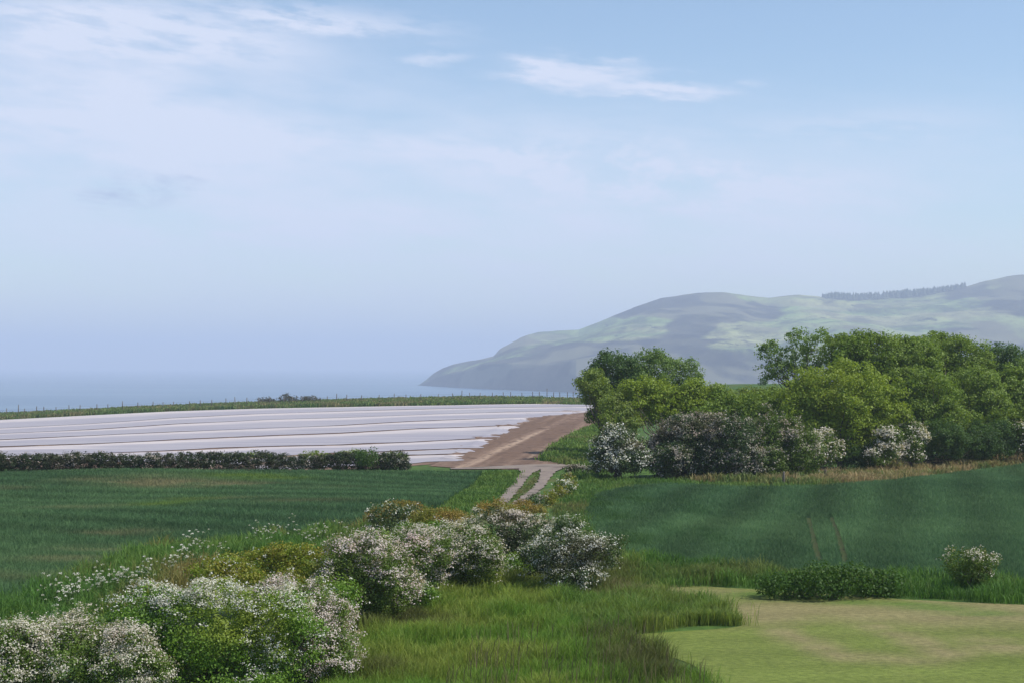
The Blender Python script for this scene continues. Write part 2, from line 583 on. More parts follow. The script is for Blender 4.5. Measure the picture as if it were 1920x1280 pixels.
Fq = np.stack([i, i + 1, i + nxp + 1, i + nxp], -1)
hv = sstep(0.47, 0.59, HEA + 0.45 * (fbm2(X, Y * 0.4, 1 / 60., 4, 6.0) - 0.5))[..., None]
hc = (1 - hv) * np.array([0.175, 0.235, 0.085]) + hv * np.array([0.062, 0.06, 0.045])
pal = sstep(0.5, 0.7, fbm2(X * 0.35, Y, 1 / 110., 3, 20.0))[..., None] * (1 - hv)
hc = hc * (1 - 0.6 * pal) + 0.6 * pal * np.array([0.30, 0.28, 0.15])
mh, nt, out = mat_new('moorland')
at = nd(nt, 'ShaderNodeAttribute', attribute_name='tint')
p = nd(nt, 'ShaderNodeBsdfPrincipled')
p.inputs['Roughness'].default_value = 0.95
p.inputs['Specular IOR Level'].default_value = 0.05
c = mixc(nt, ramp(nt, noise(nt, 0.022, 6, stretch=(0.8, 0.3, 1), rot=0.3, rough=0.72), 0.36, 0.66), (0.42, 0.40, 0.46), (1.35, 1.35, 1.2))
hcol = mixc(nt, 1.0, at.outputs['Color'], c, 'MULTIPLY')
scrub = ramp(nt, noise(nt, 0.055, 5, stretch=(0.8, 0.3, 1), rough=0.7), 0.57, 0.65)
hcol = mixc(nt, scrub, hcol, (0.045, 0.05, 0.03))
field = ramp(nt, noise(nt, 0.012, 2, stretch=(0.7, 0.3, 1), rot=-0.4), 0.5, 0.56)
hcol = mixc(nt, field, hcol, mixc(nt, 0.35, hcol, (0.30, 0.29, 0.16)))
nt.links.new(hcol, p.inputs['Base Color'])
nt.links.new(p.outputs[0], out.inputs[0])
tag(obj('headland_hill', mesh_np('headland_hill', V.reshape(-1, 3), Fq, True, hc.reshape(-1, 3)), mh), kind='structure')

# conifer plantation on the ridge (a far-off wood reading as one mass)
VV, FF = [], []
nn = 0
for k in range(900):
    u = rng.uniform(0, 1)
    px = 1542 + u ** 0.9 * 268
    top = np.interp(px, prof[:, 0], prof[:, 1])
    d = np.interp(px, pxs, rid_d) + rng.uniform(-90, 40)
    zb = CAMZ - (top - EYE) / F * np.interp(px, pxs, rid_d) - 4
    hgt = (12.5 + rng.uniform(-3.5, 3)) * np.interp(px, [1542, 1560, 1700, 1810], [0.7, 1.0, 1.2, 0.75])
    cx = (px - 960) / F * d
    w = hgt * rng.uniform(0.26, 0.42)
    for lev in range(3):
        z0 = zb + hgt * lev * 0.26
        z1 = zb + hgt * (0.55 + lev * 0.23)
        ww = w * (1 - 0.25 * lev)
        a0 = rng.uniform(0, 6)
        b0 = len(VV)
        for s in range(6):
            rr = ww * rng.uniform(0.75, 1.15)
            VV.append((cx + rr * math.cos(a0 + s * 1.047), d + rr * math.sin(a0 + s * 1.047), z0))
        VV.append((cx, d, z1))
        for s in range(6):
            FF.append((b0 + s, b0 + (s + 1) % 6, b0 + 6))
tag(obj('conifer_plantation', mesh_np('conifer_plantation', np.array(VV), np.array(FF)), LEAF['conifer']),
    'dark strip of conifer plantation along the hazy hill skyline', 'wood', kind='stuff')


# ------------------------------------------------------------------ draped sheets
def densify(P, step, jit):
    out = []
    n = len(P)
    for i in range(n):
        a, b = P[i], P[(i + 1) % n]
        k = max(1, int(np.linalg.norm(b - a) / step))
        for s in range(k):
            q = a + (b - a) * s / k
            if s > 0:
                q = q + rng.normal(size=2) * jit
            out.append(q)
    return np.array(out)


def inside(poly, x, y):
    n = len(poly)
    r = np.zeros(x.shape, bool)
    j = n - 1
    for i in range(n):
        xi, yi = poly[i]
        xj, yj = poly[j]
        c = ((yi > y) != (yj > y)) & (x < (xj - xi) * (y - yi) / (yj - yi + 1e-12) + xi)
        r ^= c
        j = i
    return r


def sheet(name, pix, mat, off, step=1.5, jit=0.12, bumpf=None, world=None):
    poly = world if world is not None else GP(pix)[:, :2]
    B = densify(np.array(poly), step, jit)
    x0, y0 = B.min(0); x1, y1 = B.max(0)
    gx, gy = np.meshgrid(np.arange(x0, x1, step), np.arange(y0, y1, step))
    gx = gx.ravel() + rng.uniform(-.2, .2, gx.size) * step
    gy = gy.ravel() + rng.uniform(-.2, .2, gy.size) * step
    k = inside(B, gx, gy)
    pts = [Vector((float(a), float(b))) for a, b in B] + [Vector((float(a), float(b))) for a, b in zip(gx[k], gy[k])]
    nb = len(B)
    vo, eo, fo, *_ = delaunay_2d_cdt(pts, [(i, (i + 1) % nb) for i in range(nb)], [], 1, 1e-4)
    V = np.array([(v.x, v.y) for v in vo])
    z = T(V[:, 0], V[:, 1]) + off
    if bumpf is not None:
        z = z + bumpf(V[:, 0], V[:, 1])
    V = np.column_stack([V, z])
    tri = np.array([f[:3] for f in fo])
    a, b, c = V[tri[:, 0]], V[tri[:, 1]], V[tri[:, 2]]
    flip = np.cross(b - a, c - a)[:, 2] < 0
    tri[flip] = tri[flip][:, ::-1]
    o = obj(name, mesh_np(name, V, tri, True), mat)
    tag(o, kind='structure')
    return o


LEFT_WHEAT = [(-220, 886), (0, 886), (400, 887), (780, 888), (905, 888), (880, 915), (835, 948), (790, 962), (690, 990), (560, 1003), (400, 1022), (290, 1040), (170, 1085), (0, 1145), (-220, 1220)]
RIGHT_WHEAT = [(1180, 916), (1250, 911), (1400, 918), (1540, 916), (1680, 905), (1790, 890), (1920, 874), (2300, 850), (2300, 1130), (1920, 1100), (1700, 1092), (1420, 1078), (1190, 1055), (1120, 1010), (1095, 965), (1120, 930)]
SOIL = [(800, 874), (822, 866), (850, 848), (880, 825), (940, 797), (990, 776), (1060, 770), (1140, 770), (1200, 775), (1150, 795), (1085, 812), (1040, 840), (1010, 864), (1062, 870), (1060, 876), (1000, 882), (940, 880), (860, 877)]
LAWN = [(1195, 1096), (1420, 1105), (1700, 1124), (1920, 1134), (2300, 1150), (2600, 1700), (1500, 1700), (1345, 1300), (1230, 1225), (1150, 1197), (1270, 1184), (1360, 1178), (1392, 1168), (1330, 1142), (1225, 1118)]
def curve(P, n=5):
    P = np.array(P, float)
    out = []
    for i in range(len(P)):
        a, b, c, d = P[i - 1], P[i], P[(i + 1) % len(P)], P[(i + 2) % len(P)]
        for k in range(n):
            t = k / n
            out.append(tuple(0.5 * (2 * b + (c - a) * t + (2 * a - 5 * b + 4 * c - d) * t * t + (3 * b - a - 3 * c + d) * t ** 3)))
    return out


LAWN = curve(LAWN)
sheet('wheat_field', LEFT_WHEAT, MT['wheat_ground'], 0.03, 2.5, 0.25)
sheet('wheat_field', RIGHT_WHEAT, MT['wheat_ground'], 0.03, 2.5, 0.25)
sheet('ploughed_soil', SOIL, MT['soil'], 0.035, 0.6, 0.25, lambda x, y: 0.35 * np.clip(fbm2(x, y, 1.3, 3) - 0.5, 0, 0.25) * sstep(100, 112, y))


def near(x, y, pts, rx, ry):
    g = 0
    for p in pts:
        q = G(*p)
        g = np.maximum(g, np.exp(-((x - q[0]) / rx) ** 2 - ((y - q[1]) / ry) ** 2))
    return g


def lawn_col(x, y):
    n1 = fbm2(x * 0.6, y, 0.6, 3, 14.0); n2 = fbm2(x * 0.35, y, 0.5, 4, 44.0); n3 = fbm2(x, y, 2.2, 2, 4.0)
    c = np.array([0.15, 0.19, 0.042]) * (0.8 + 0.5 * n1)[:, None]
    tan = near(x, y, [(1420, 1150), (1520, 1142), (1640, 1152), (1760, 1158), (1900, 1158)], 2.2, 1.6)
    tan = np.maximum(tan, 0.9 * near(x, y, [(1470, 1185), (1500, 1200), (1540, 1215), (1575, 1230)], 0.45, 0.7))
    tan = np.maximum(tan, 0.9 * near(x, y, [(1640, 1175), (1690, 1190), (1730, 1205), (1770, 1225)], 0.5, 0.7))
    tan = np.maximum(tan, 0.6 * near(x, y, [(1650, 1235), (1700, 1240), (1850, 1200), (1880, 1215)], 0.9, 0.6))
    tan = np.maximum(tan, 1.2 * near(x, y, [(1780, 1130), (1850, 1134), (1920, 1138)], 0.9, 0.55))
    tan = np.maximum(tan, 0.35 * near(x, y, [(1240, 1108), (1330, 1112), (1400, 1128)], 1.0, 0.8))
    f = np.clip(tan * (0.6 + 1.6 * n2) + np.clip(n2 - 0.5, 0, 1) * 1.3 + (n3 - 0.5) * 0.3, 0, 1) * 0.66
    c = c * (1 - f[:, None]) + np.array([0.30, 0.235, 0.135]) * f[:, None]
    st = np.sin((np.hypot(x - 2.0, y - 62.0)) * 2 * math.pi / 1.7 + 1.5 * n1)
    c = c * (1 + 0.07 * st)[:, None]
    g = near(x, y, [(1430, 1114), (1500, 1122), (1600, 1130), (1700, 1133), (1760, 1140), (1840, 1150)], 1.0, 0.45) * 0.8
    return c * (1 - g[:, None]) + np.array([0.085, 0.175, 0.022]) * g[:, None]


lw = sheet('lawn', LAWN, MT['lawn'], 0.012, 0.45, 0.05)
co = np.empty(len(lw.data.vertices) * 3, np.float32)
lw.data.vertices.foreach_get('co', co)
co = co.reshape(-1, 3).astype(float)
at = lw.data.attributes.new('tint', 'FLOAT_COLOR', 'POINT')
cc = np.ones((len(co), 4), np.float32)
cc[:, :3] = lawn_col(co[:, 0], co[:, 1]) * 0.8
at.data.foreach_set('color', cc.ravel())
sheet('dry_verge', [(1500, 915), (1600, 912), (1690, 903), (1800, 886), (1920, 871), (2100, 855), (2100, 840), (1920, 853), (1800, 866), (1680, 880), (1560, 896)], MT['verge_dry'], 0.03, 1.5, 0.3)
sheet('bare_patch', [(420, 1040), (470, 1030), (570, 1028), (590, 1036), (500, 1048), (430, 1050)], MT['verge_dry'], 0.04, 0.6, 0.1)


def strip(name, centre, wid, mat, off):
    P = GP(centre)[:, :2]
    d = np.gradient(P, axis=0)
    d = d / np.linalg.norm(d, axis=1, keepdims=True)
    nrm = np.stack([-d[:, 1], d[:, 0]], -1)
    w = np.array(wid)[:, None] / 2
    return sheet(name, None, mat, off, 0.35, 0.05, world=np.concatenate([P + nrm * w, (P - nrm * w)[::-1]]))


strip('track', [(925, 962), (947, 937), (964, 916), (980, 897), (990, 885), (996, 877)], [0.5, 0.5, 0.55, 0.6, 0.8, 1.5], MT['track'], 0.06)
strip('track', [(955, 962), (980, 938), (1007, 917), (1021, 898), (1028, 885), (1036, 877)], [0.45, 0.45, 0.5, 0.55, 0.8, 1.5], MT['track'], 0.065)
strip('track', [(845, 879), (900, 878), (960, 876), (1010, 874), (1070, 872)], [1.0, 1.8, 2.6, 2.8, 2], MT['track'], 0.055)
strip('tyre_track', [(1515, 972), (1521, 1000), (1528, 1030), (1537, 1060)], [0.25, 0.25, 0.25, 0.22], MT['tramline'], 0.045)
strip('tyre_track', [(1558, 972), (1568, 1000), (1577, 1030), (1586, 1062)], [0.25, 0.25, 0.25, 0.22], MT['tramline'], 0.045)


# ------------------------------------------------------------------ grass and crops
def scatter(pix, dens, dref=40.0, pw=1.2, world=None):
    poly = GP(pix)[:, :2] if world is None else world
    x0, y0 = poly.min(0); x1, y1 = poly.max(0)
    y0 = max(y0, 17.0)
    n = int((x1 - x0) * (y1 - y0) * dens * (dref / max(y0, 1)) ** pw)
    n = min(n, 6000000)
    x = rng.uniform(x0, x1, n); y = rng.uniform(y0, y1, n)
    k = rng.uniform(0, 1, n) < (max(y0, 1) / y) ** pw
    k &= np.abs(x) < 0.40 * y + 4
    x, y = x[k], y[k]
    k = inside(poly, x, y)
    return x[k], y[k]


def blades(name, x, y, h, w, col, mat, lean=0.35, off=0.0, label=None, cat='grass'):
    n = len(x)
    z = T(x, y) + off
    la = rng.uniform(0, 2 * math.pi, n)
    a = la + math.pi / 2 + rng.normal(size=n) * 0.5
    L = h * lean * rng.uniform(0.25, 1, n)
    dx, dy = np.cos(a) * w / 2, np.sin(a) * w / 2
    lx, ly = np.cos(la) * L + 0.10 * h, np.sin(la) * L
    V = np.empty((n, 5, 3))
    V[:, 0] = np.stack([x - dx * .7, y - dy * .7, z], -1)
    V[:, 1] = np.stack([x + dx * .7, y + dy * .7, z], -1)
    V[:, 2] = np.stack([x + dx + lx * .35, y + dy + ly * .35, z + h * .7], -1)
    V[:, 3] = np.stack([x - dx + lx * .35, y - dy + ly * .35, z + h * .7], -1)
    V[:, 4] = np.stack([x + lx, y + ly, z + h * 0.97], -1)
    i = np.arange(n) * 5
    tri = np.concatenate([np.stack([i, i + 1, i + 2], -1), np.stack([i, i + 2, i + 3], -1), np.stack([i + 3, i + 2, i + 4], -1)])
    c = np.repeat(col, 5, axis=0)
    o = obj(name, mesh_np(name, V.reshape(-1, 3), tri, False, c), mat)
    return tag(o, label, cat, kind='stuff')


def lerp(a, b, t):
    return np.asarray(a) * (1 - t[:, None]) + np.asarray(b) * t[:, None]


def ell(x, y, pts, rx, ry):
    g = 0
    for p in pts:
        q = G(*p)
        g = np.maximum(g, np.exp(-((x - q[0]) / rx) ** 2 - ((y - q[1]) / ry) ** 2))
    return g


def wheat(name, pix, label, patches, gaps=(), band=1.2):
    x, y = scatter(pix, 560, 45, 1.5)
    keep = np.ones(len(x), bool)
    for gp in gaps:
        P = GP(gp)[:, :2]
        for a, b in zip(P[:-1], P[1:]):
            t = np.clip(((x - a[0]) * (b[0] - a[0]) + (y - a[1]) * (b[1] - a[1])) / ((b - a) @ (b - a)), 0, 1)
            dd = np.hypot(x - a[0] - t * (b[0] - a[0]), y - a[1] - t * (b[1] - a[1]))
            keep &= dd > 0.11
    x, y = x[keep], y[keep]
    n = len(x)
    big = fbm2(x, y * 0.7, 0.12, 3, 5.0)
    fine = fbm2(x * 2.0, y * 0.8, 0.7, 2, 9.0)
    col = lerp((0.075, 0.145, 0.060), (0.108, 0.192, 0.076), np.clip((big - 0.3) * 2.4, 0, 1))
    col = lerp((1, 1, 1), (0.80, 0.85, 0.85), np.clip(fine * 1.6 - 0.4, 0, 1)) * col * rng.uniform(0.8, 1.22, (n, 1)) * 1.1
    ca, sa = math.cos(band), math.sin(band)
    q = x * ca + y * sa + 0.8 * fbm2(x, y, 0.12, 2, 3.0)
    col = col * (1 + 0.17 * np.sin(q * 2 * math.pi / 3.1) * fbm2(x, y, 0.08, 2, 2.0) * 1.6 + 0.04 * np.sin(q * 2 * math.pi / 11.0 + 1.0))[:, None]
    h = rng.uniform(0.24, 0.30, n) * (0.9 + 0.25 * (big - 0.5))
    for (pts, rx, ry, c, amt, hs) in patches:
        e = np.clip(ell(x, y, pts, rx, ry) * 1.5 * np.clip(fbm2(x * 0.5, y, 0.9, 2, 3.0) * 2.2 - 0.4, 0, 1), 0, 1) * amt
        col = col * (1 - e[:, None]) + np.array(c) * e[:, None]
        h = h * (1 - e * (1 - hs))
    w = 0.011 * (y / 45.0) * rng.uniform(0.7, 1.4, n)
    blades(name, x, y, h, w, col, MT['crop'], 0.75, 0.03, label, 'crop')


TAN = (0.30, 0.26, 0.13)
YG = (0.17, 0.26, 0.04)
wheat('wheat_crop', LEFT_WHEAT, 'dark green young wheat filling the field left of the track, with tan patches', [
    ([(230, 903), (280, 908), (330, 912), (390, 914)], 2.6, 1.6, TAN, 0.85, 0.6),
    ([(470, 897), (510, 901)], 2.2, 1.2, YG, 0.8, 0.8),
    ([(300, 952), (340, 947), (370, 942)], 1.2, 1.3, YG, 0.7, 0.8),
    ([(215, 1008), (250, 1003)], 1.2, 0.6, TAN, 0.5, 0.8),
    ([(30, 920), (160, 958), (430, 940), (560, 945), (600, 920)], 2.0, 1.0, TAN, 0.3, 0.9),
    ([(60, 1090), (120, 1060), (200, 1040)], 1.5, 1.0, TAN, 0.45, 0.9),
])
wheat('wheat_crop', RIGHT_WHEAT, 'dark green young wheat with two tyre tracks filling the field below the trees', [
    ([(1120, 950), (1150, 980), (1180, 1020), (1190, 940)], 0.8, 3.0, (0.06, 0.13, 0.03), 0.7, 0.9),
    ([(1300, 960), (1330, 1010), (1250, 1000)], 0.5, 3.5, (0.05, 0.12, 0.035), 0.5, 0.9),
], band=-0.25, gaps=[[(1515, 972), (1521, 1000), (1528, 1030), (1537, 1060)], [(1558, 972), (1568, 1000), (1577, 1030), (1586, 1062)]])


def grass_zone(name, pix, label, dens, hr, c1, c2, c3=None, f3=0.0, dref=40.0, wid=0.014, lean=0.6, tuft=0.5, world=None, thin=0.0):
    x, y = scatter(pix, dens, dref, 1.3, world)
    if thin > 0:
        k = fbm2(x, y, 0.8, 2, 2.0) > thin
        x, y = x[k], y[k]
    wx, wy = fbm2(x, y, 0.7, 3, 51.0) - 0.5, fbm2(x, y, 0.7, 3, 77.0) - 0.5
    x, y = x + 0.7 * wx, y + 1.3 * wy
    x = x + rng.normal(size=len(x)) * 0.14 * np.exp(rng.normal(size=len(x)) * 0.35)
    n = len(x)
    b = fbm2(x, y, 0.55, 3, 1.0)
    t = np.clip((b - 0.5) * 2.6 + 0.5 + rng.normal(size=n) * 0.22, 0, 1)
    col = 1.65 * lerp(c1, c2, t) * rng.uniform(0.75, 1.25, (n, 1))
    if c3 is not None:
        s = np.clip((fbm2(x, y, 0.35, 3, 31.0) - (0.62 - f3 * 0.4)) * 5 + rng.normal(size=n) * 0.25, 0, 1)
        col = col * (1 - s[:, None]) + 1.5 * np.array(c3) * rng.uniform(0.7, 1.2, (n, 1)) * s[:, None]
    tf = vnoise(np.stack([x * 1.7, y * 1.7, x * 0], -1))
    h = rng.uniform(hr[0], hr[1], n) * (1 - tuft + 2 * tuft * tf)
    w = wid * np.maximum(y / 36.0, 0.7) * rng.uniform(0.7, 1.4, n)
    return blades(name, x, y, h, w, col, MT['blade'], lean * 1.3, 0.0, label, 'grass')


K = 1.65
GB, GD, GY = (0.08, 0.155, 0.015), (0.045, 0.10, 0.016), (0.155, 0.185, 0.03)
MEADOW = [(480, 1600), (600, 1290), (680, 1160), (830, 1110), (960, 1080), (1100, 1060), (1190, 1050), (1200, 1098), (1220, 1122), (1330, 1140), (1400, 1168), (1270, 1182), (1150, 1197), (1230, 1225), (1345, 1300), (1480, 1600)]
grass_zone('meadow_grass', MEADOW, 'uncut bright green meadow grass between the hawthorn hedge and the lawn', 800, (0.18, 0.46), GB, GY, (0.075, 0.085, 0.02), 0.25, wid=0.0095)
TONGUE = [(1040, 1130), (1150, 1105), (1215, 1118), (1330, 1140), (1400, 1168), (1270, 1182), (1150, 1197), (1050, 1190)]
grass_zone('tall_grass', TONGUE, 'tall seeding grass tongue reaching into the mown lawn', 420, (0.3, 0.55), (0.06, 0.125, 0.016), (0.11, 0.15, 0.03), (0.15, 0.14, 0.055), 0.35, wid=0.011)
MARGIN = [(1160, 1045), (1420, 1074), (1700, 1090), (1920, 1098), (2300, 1120), (2300, 1150), (1920, 1132), (1700, 1122), (1420, 1103), (1190, 1095)]
grass_zone('margin_grass', MARGIN, 'dark tall grass strip between the lawn and the right wheat field', 420, (0.2, 0.42), (0.038, 0.092, 0.014), (0.07, 0.14, 0.02), (0.10, 0.13, 0.03), 0.15)
VERGEL = [(800, 965), (690, 990), (560, 1003), (400, 1022), (290, 1030), (170, 1078), (0, 1140), (-220, 1215), (-220, 1400), (0, 1250), (200, 1150), (400, 1100), (420, 1050), (640, 1045), (700, 1010), (830, 985)]
grass_zone('verge_grass', VERGEL, 'bright green verge grass between the left wheat field and the hawthorn hedge', 330, (0.25, 0.55), (0.05, 0.115, 0.018), (0.09, 0.15, 0.025), (0.17, 0.14, 0.04), 0.2)
VTRACK = [(905, 887), (965, 886), (966, 893), (948, 915), (925, 940), (905, 963), (800, 970), (835, 948), (880, 915)]
grass_zone('track_verge_grass', VTRACK, 'short fresh green grass along the left side of the farm track', 260, (0.1, 0.25), (0.055, 0.11, 0.018), (0.09, 0.14, 0.025), dref=60)
CTRACK = [(938, 962), (958, 938), (976, 916), (992, 899), (1005, 887), (1014, 887), (1010, 898), (996, 917), (969, 938), (945, 962)]
grass_zone('track_grass', CTRACK, 'thin strip of dry grass down the middle of the farm track', 300, (0.04, 0.09), (0.12, 0.12, 0.035), (0.08, 0.12, 0.025), (0.2, 0.15, 0.08), 0.3, dref=60)
VRIGHT = [(1062, 880), (1110, 893), (1230, 903), (1400, 913), (1540, 914), (1400, 920), (1250, 913), (1180, 918), (1120, 932), (1095, 966), (1120, 1012), (1195, 1060), (1100, 1075), (1040, 1000), (1050, 930)]
grass_zone('headland_grass', VRIGHT, 'mid green grass between the track hedge and the right wheat field', 220, (0.12, 0.32), (0.05, 0.105, 0.018), (0.085, 0.135, 0.025), (0.13, 0.13, 0.04), 0.2, dref=60)
VDRY = [(1230, 896), (1400, 908), (1540, 914), (1690, 905), (1800, 888), (1920, 873), (2100, 857), (2100, 838), (1920, 848), (1800, 860), (1680, 872), (1560, 888), (1400, 896)]
grass_zone('bank_grass', VDRY, 'rough dry grass bank below the trees at the top of the right field', 120, (0.15, 0.45), (0.07, 0.11, 0.025), (0.16, 0.14, 0.05), (0.24, 0.18, 0.085), 0.35, dref=80, wid=0.02)
BANK = [(1012, 862), (1040, 838), (1085, 810), (1125, 795), (1180, 800), (1180, 880), (1110, 890), (1065, 872)]
grass_zone('bank_grass', BANK, 'vivid green grassy bank between the ploughed soil and the tree clump', 120, (0.15, 0.4), (0.062, 0.115, 0.018), (0.10, 0.15, 0.028), (0.13, 0.14, 0.04), 0.2, dref=90, wid=0.022)

CLIFFTOP = np.array([(-120, 262), (-60, 268), (0, 274), (14, 276), (14, 292), (0, 291), (-60, 288), (-120, 285)], float)


# ------------------------------------------------------------------ white fleece strips over the crop
L = [
    [(-90, 791), (0, 787), (120, 781), (320, 771), (480, 766), (640, 763), (850, 759.5), (1000, 757), (1112, 754)],
    [(-90, 808), (0, 803), (160, 795), (320, 784), (480, 776), (640, 771), (800, 767), (950, 764), (1112, 762)],
    [(-90, 817), (0, 813), (167, 806), (333, 795), (500, 787), (640, 783), (800, 777), (950, 772.5), (1108, 770)],
    [(-90, 830), (0, 825), (233, 814), (400, 807), (500, 803), (640, 798), (760, 791), (880, 786), (985, 782)],
    [(-90, 844), (0, 839), (167, 833), (333, 825), (500, 818), (640, 813), (793, 804), (880, 801), (958, 798)],
    [(-90, 862), (0, 858), (200, 850), (400, 842), (500, 838), (640, 835), (760, 830), (840, 826), (906, 822)],
    [(300, 868), (400, 862), (480, 859), (560, 855), (640, 851), (700, 848.5), (760, 846), (830, 843), (872, 842)],
    [(480, 872), (540, 868), (600, 864), (660, 860), (700, 857.5), (740, 855.5), (777, 854), (815, 853), (848, 852)],
    [(480, 884), (540, 881), (600, 878), (660, 875), (700, 873), (730, 871.5), (760, 870.5), (785, 869.5), (812, 869)],
]
mf, nt, out = mat_new('crop_fleece')
p = nd(nt, 'ShaderNodeBsdfPrincipled')
fs = ramp(nt, noise(nt, 1.0, 4, stretch=(0.05, 0.5, 1), rot=0.03), 0.35, 0.7)
cf = mixc(nt, fs, (0.36, 0.325, 0.34), (0.46, 0.42, 0.405))
cf = mixc(nt, ramp(nt, noise(nt, 0.15, 4, stretch=(0.15, 1, 1), rot=0.03), 0.55, 0.8), cf, (0.40, 0.36, 0.34))
at = nd(nt, 'ShaderNodeAttribute', attribute_name='tint')
cf = mixc(nt, 1.0, cf, at.outputs['Color'], 'MULTIPLY')
nt.links.new(cf, p.inputs['Base Color'])
p.inputs['Roughness'].default_value = 0.5
p.inputs['Specular IOR Level'].default_value = 0.35
b = nd(nt, 'ShaderNodeBump')
b.inputs['Strength'].default_value = 0.6
b.inputs['Distance'].default_value = 0.25
nt.links.new(noise(nt, 0.8, 4, stretch=(0.25, 1, 1)), b.inputs['Height'])
nt.links.new(b.outputs[0], p.inputs['Normal'])
nt.links.new(p.outputs[0], out.inputs[0])
order = ['farthest pale crop fleece strip below the clifftop verge', 'second white crop fleece strip from the sea, ending at the brown soil under the trees',
         'third crop fleece strip from the sea, ending where the brown soil widens', 'greyish crop fleece strip in the middle of the white field',
         'fourth crop fleece strip from the near hedge, bright along its far edge', 'wide bright crop fleece strip above the far hedge tops',
         'short crop fleece strip partly hidden by the trimmed hedge', 'nearest crop fleece corner beside the end of the trimmed hedge']


def fleece(i):
    A, Bq = GP(L[i]), GP(L[i + 1])
    t = np.linspace(0, 1, 9)
    tt = np.linspace(0, 1, 170)
    def samp(P):
        return np.stack([np.interp(tt, t, P[:, k]) for k in range(2)], -1)
    far, near = samp(A), samp(Bq)
    d = near - far
    wl = np.linalg.norm(d, axis=1, keepdims=True)
    gap = 1.15
    far, near = far + d / wl * gap * 0.4, near - d / wl * gap * (0.4 + 1.2 * sstep(0.3, 0.7, fbm2(tt * 9, tt * 0, 0.6, 3, i * 3.1))[:, None])
    nv = 26
    v = np.linspace(0, 1, nv)
    P = far[None] * (1 - v[:, None, None]) + near[None] * v[:, None, None]
    # ragged right end
    cut = (fbm2(v * 6, v * 0, 1.0, 2, 7.0 + i) - 0.5) * 1.8 + 0.9
    P[..., 0] += cut[:, None] * sstep(0.9, 1, tt)[None, :]
    x, y = P[..., 0], P[..., 1]
    e = np.minimum(v, 1 - v)[:, None]
    dome = 0.05 * sstep(0, 0.35, e) * (0.75 + 0.5 * fbm2(x * 0.15, y, 0.35, 3, i * 1.7))
    endf = 1 - sstep(0.985, 1, tt)[None, :]
    heap = 0.10 * np.exp(-((tt[None, :] - 0.965) / 0.012) ** 2) * fbm2(x, y, 0.5, 2, i * 9.)
    z = T(x, y) + 0.055 + dome * endf + heap * sstep(0, 0.1, e)
    z += 0.03 * sstep(0, .3, e) * (fbm2(x * 0.5, y, 1.1, 2, 4.) - 0.5)
    V = np.stack([x, y, z], -1).reshape(-1, 3)
    n2 = len(tt)
    k = (np.arange(nv - 1)[:, None] * n2 + np.arange(n2 - 1)[None, :]).ravel()
    Fq = np.stack([k, k + n2, k + n2 + 1, k + 1], -1)
    base = V.mean(0)
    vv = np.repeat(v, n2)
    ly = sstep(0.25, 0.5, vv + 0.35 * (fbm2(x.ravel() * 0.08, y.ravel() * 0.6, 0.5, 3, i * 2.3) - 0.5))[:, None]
    tn = (1 - ly) * np.array([1.24, 1.19, 1.12]) + ly * np.array([0.80, 0.80, 0.84])  # lit far part and shaded near part of each strip painted into its tint
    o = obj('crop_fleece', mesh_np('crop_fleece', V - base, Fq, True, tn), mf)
    o.location = tuple(map(float, base))
    tag(o, order[i], 'crop cover', 'white crop fleece strips across the coastal field')


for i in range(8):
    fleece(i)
# soil under the whole covered field
sheet('soil_bed', [(-120, 787)] + L[0][1:] + [(1110, 772), (1000, 778), (958, 800), (905, 823), (870, 845), (812, 870), (480, 886), (-120, 872)], MT['soil'], 0.02, 3.0, 0.1)

grass_zone('clifftop_grass', [(-120, 782), (0, 778), (200, 769), (400, 760), (600, 752), (1000, 747.5), (1180, 746), (1180, 756), (1000, 757), (850, 759), (640, 762), (480, 765), (320, 770), (120, 780), (0, 786), (-120, 791)],
           'rough clifftop grass verge beyond the white field', 26, (0.25, 0.6), (0.055, 0.105, 0.02), (0.10, 0.13, 0.03), (0.17, 0.15, 0.06), 0.3, dref=240, wid=0.022)

# ------------------------------------------------------------------ clifftop fence
fx = [G(px, py)[:2] for px, py in [(-40, 783), (100, 776), (300, 766), (480, 757.5), (640, 754), (850, 750.5), (1000, 749), (1100, 748)]]
fx = np.array(fx)
fx[:, 1] = np.interp(np.arange(8), [0, 7], [268, 281])
fx[:, 0] = [(p - 960) / F * dd for p, dd in zip([-40, 100, 300, 480, 640, 850, 1000, 1100], fx[:, 1])]
b0 = np.array([fx[3, 0], fx[3, 1], float(T(fx[3, 0], fx[3, 1]))])
fence = thing('wire_fence', 'thin post and wire fence along the clifftop against the sea', 'fence', b0)
tops = []
for k, s in enumerate(np.linspace(0, 1, 56)):
    s = np.clip(s + rng.uniform(-0.004, 0.004), 0, 1)
    x = np.interp(s, np.linspace(0, 1, 8), fx[:, 0]); y = np.interp(s, np.linspace(0, 1, 8), fx[:, 1])
    z = float(T(x, y))
    hgt = rng.uniform(1.25, 1.55) + (0.45 if k % 9 == 4 else 0)
    tb = Tubes()
    lean = rng.uniform(-0.07, 0.07)
    tb.tube([np.array([x, y, z - 0.1]) - b0, np.array([x + lean * .5, y, z + hgt * .5]) - b0, np.array([x + lean, y, z + hgt]) - b0], [0.075, 0.07, 0.065], 6)
    obj('post', tb.mesh('post'), MT['post_wood'], fence)
    tops.append(np.array([x, y, z]))
tb = Tubes()
for hh in (0.45, 0.8, 1.15):
    tb.tube([q + np.array([0, 0, hh]) - b0 for q in tops], [0.008] * len(tops), 4)
obj('wire', tb.mesh('wire'), MT['post_wood'], fence)

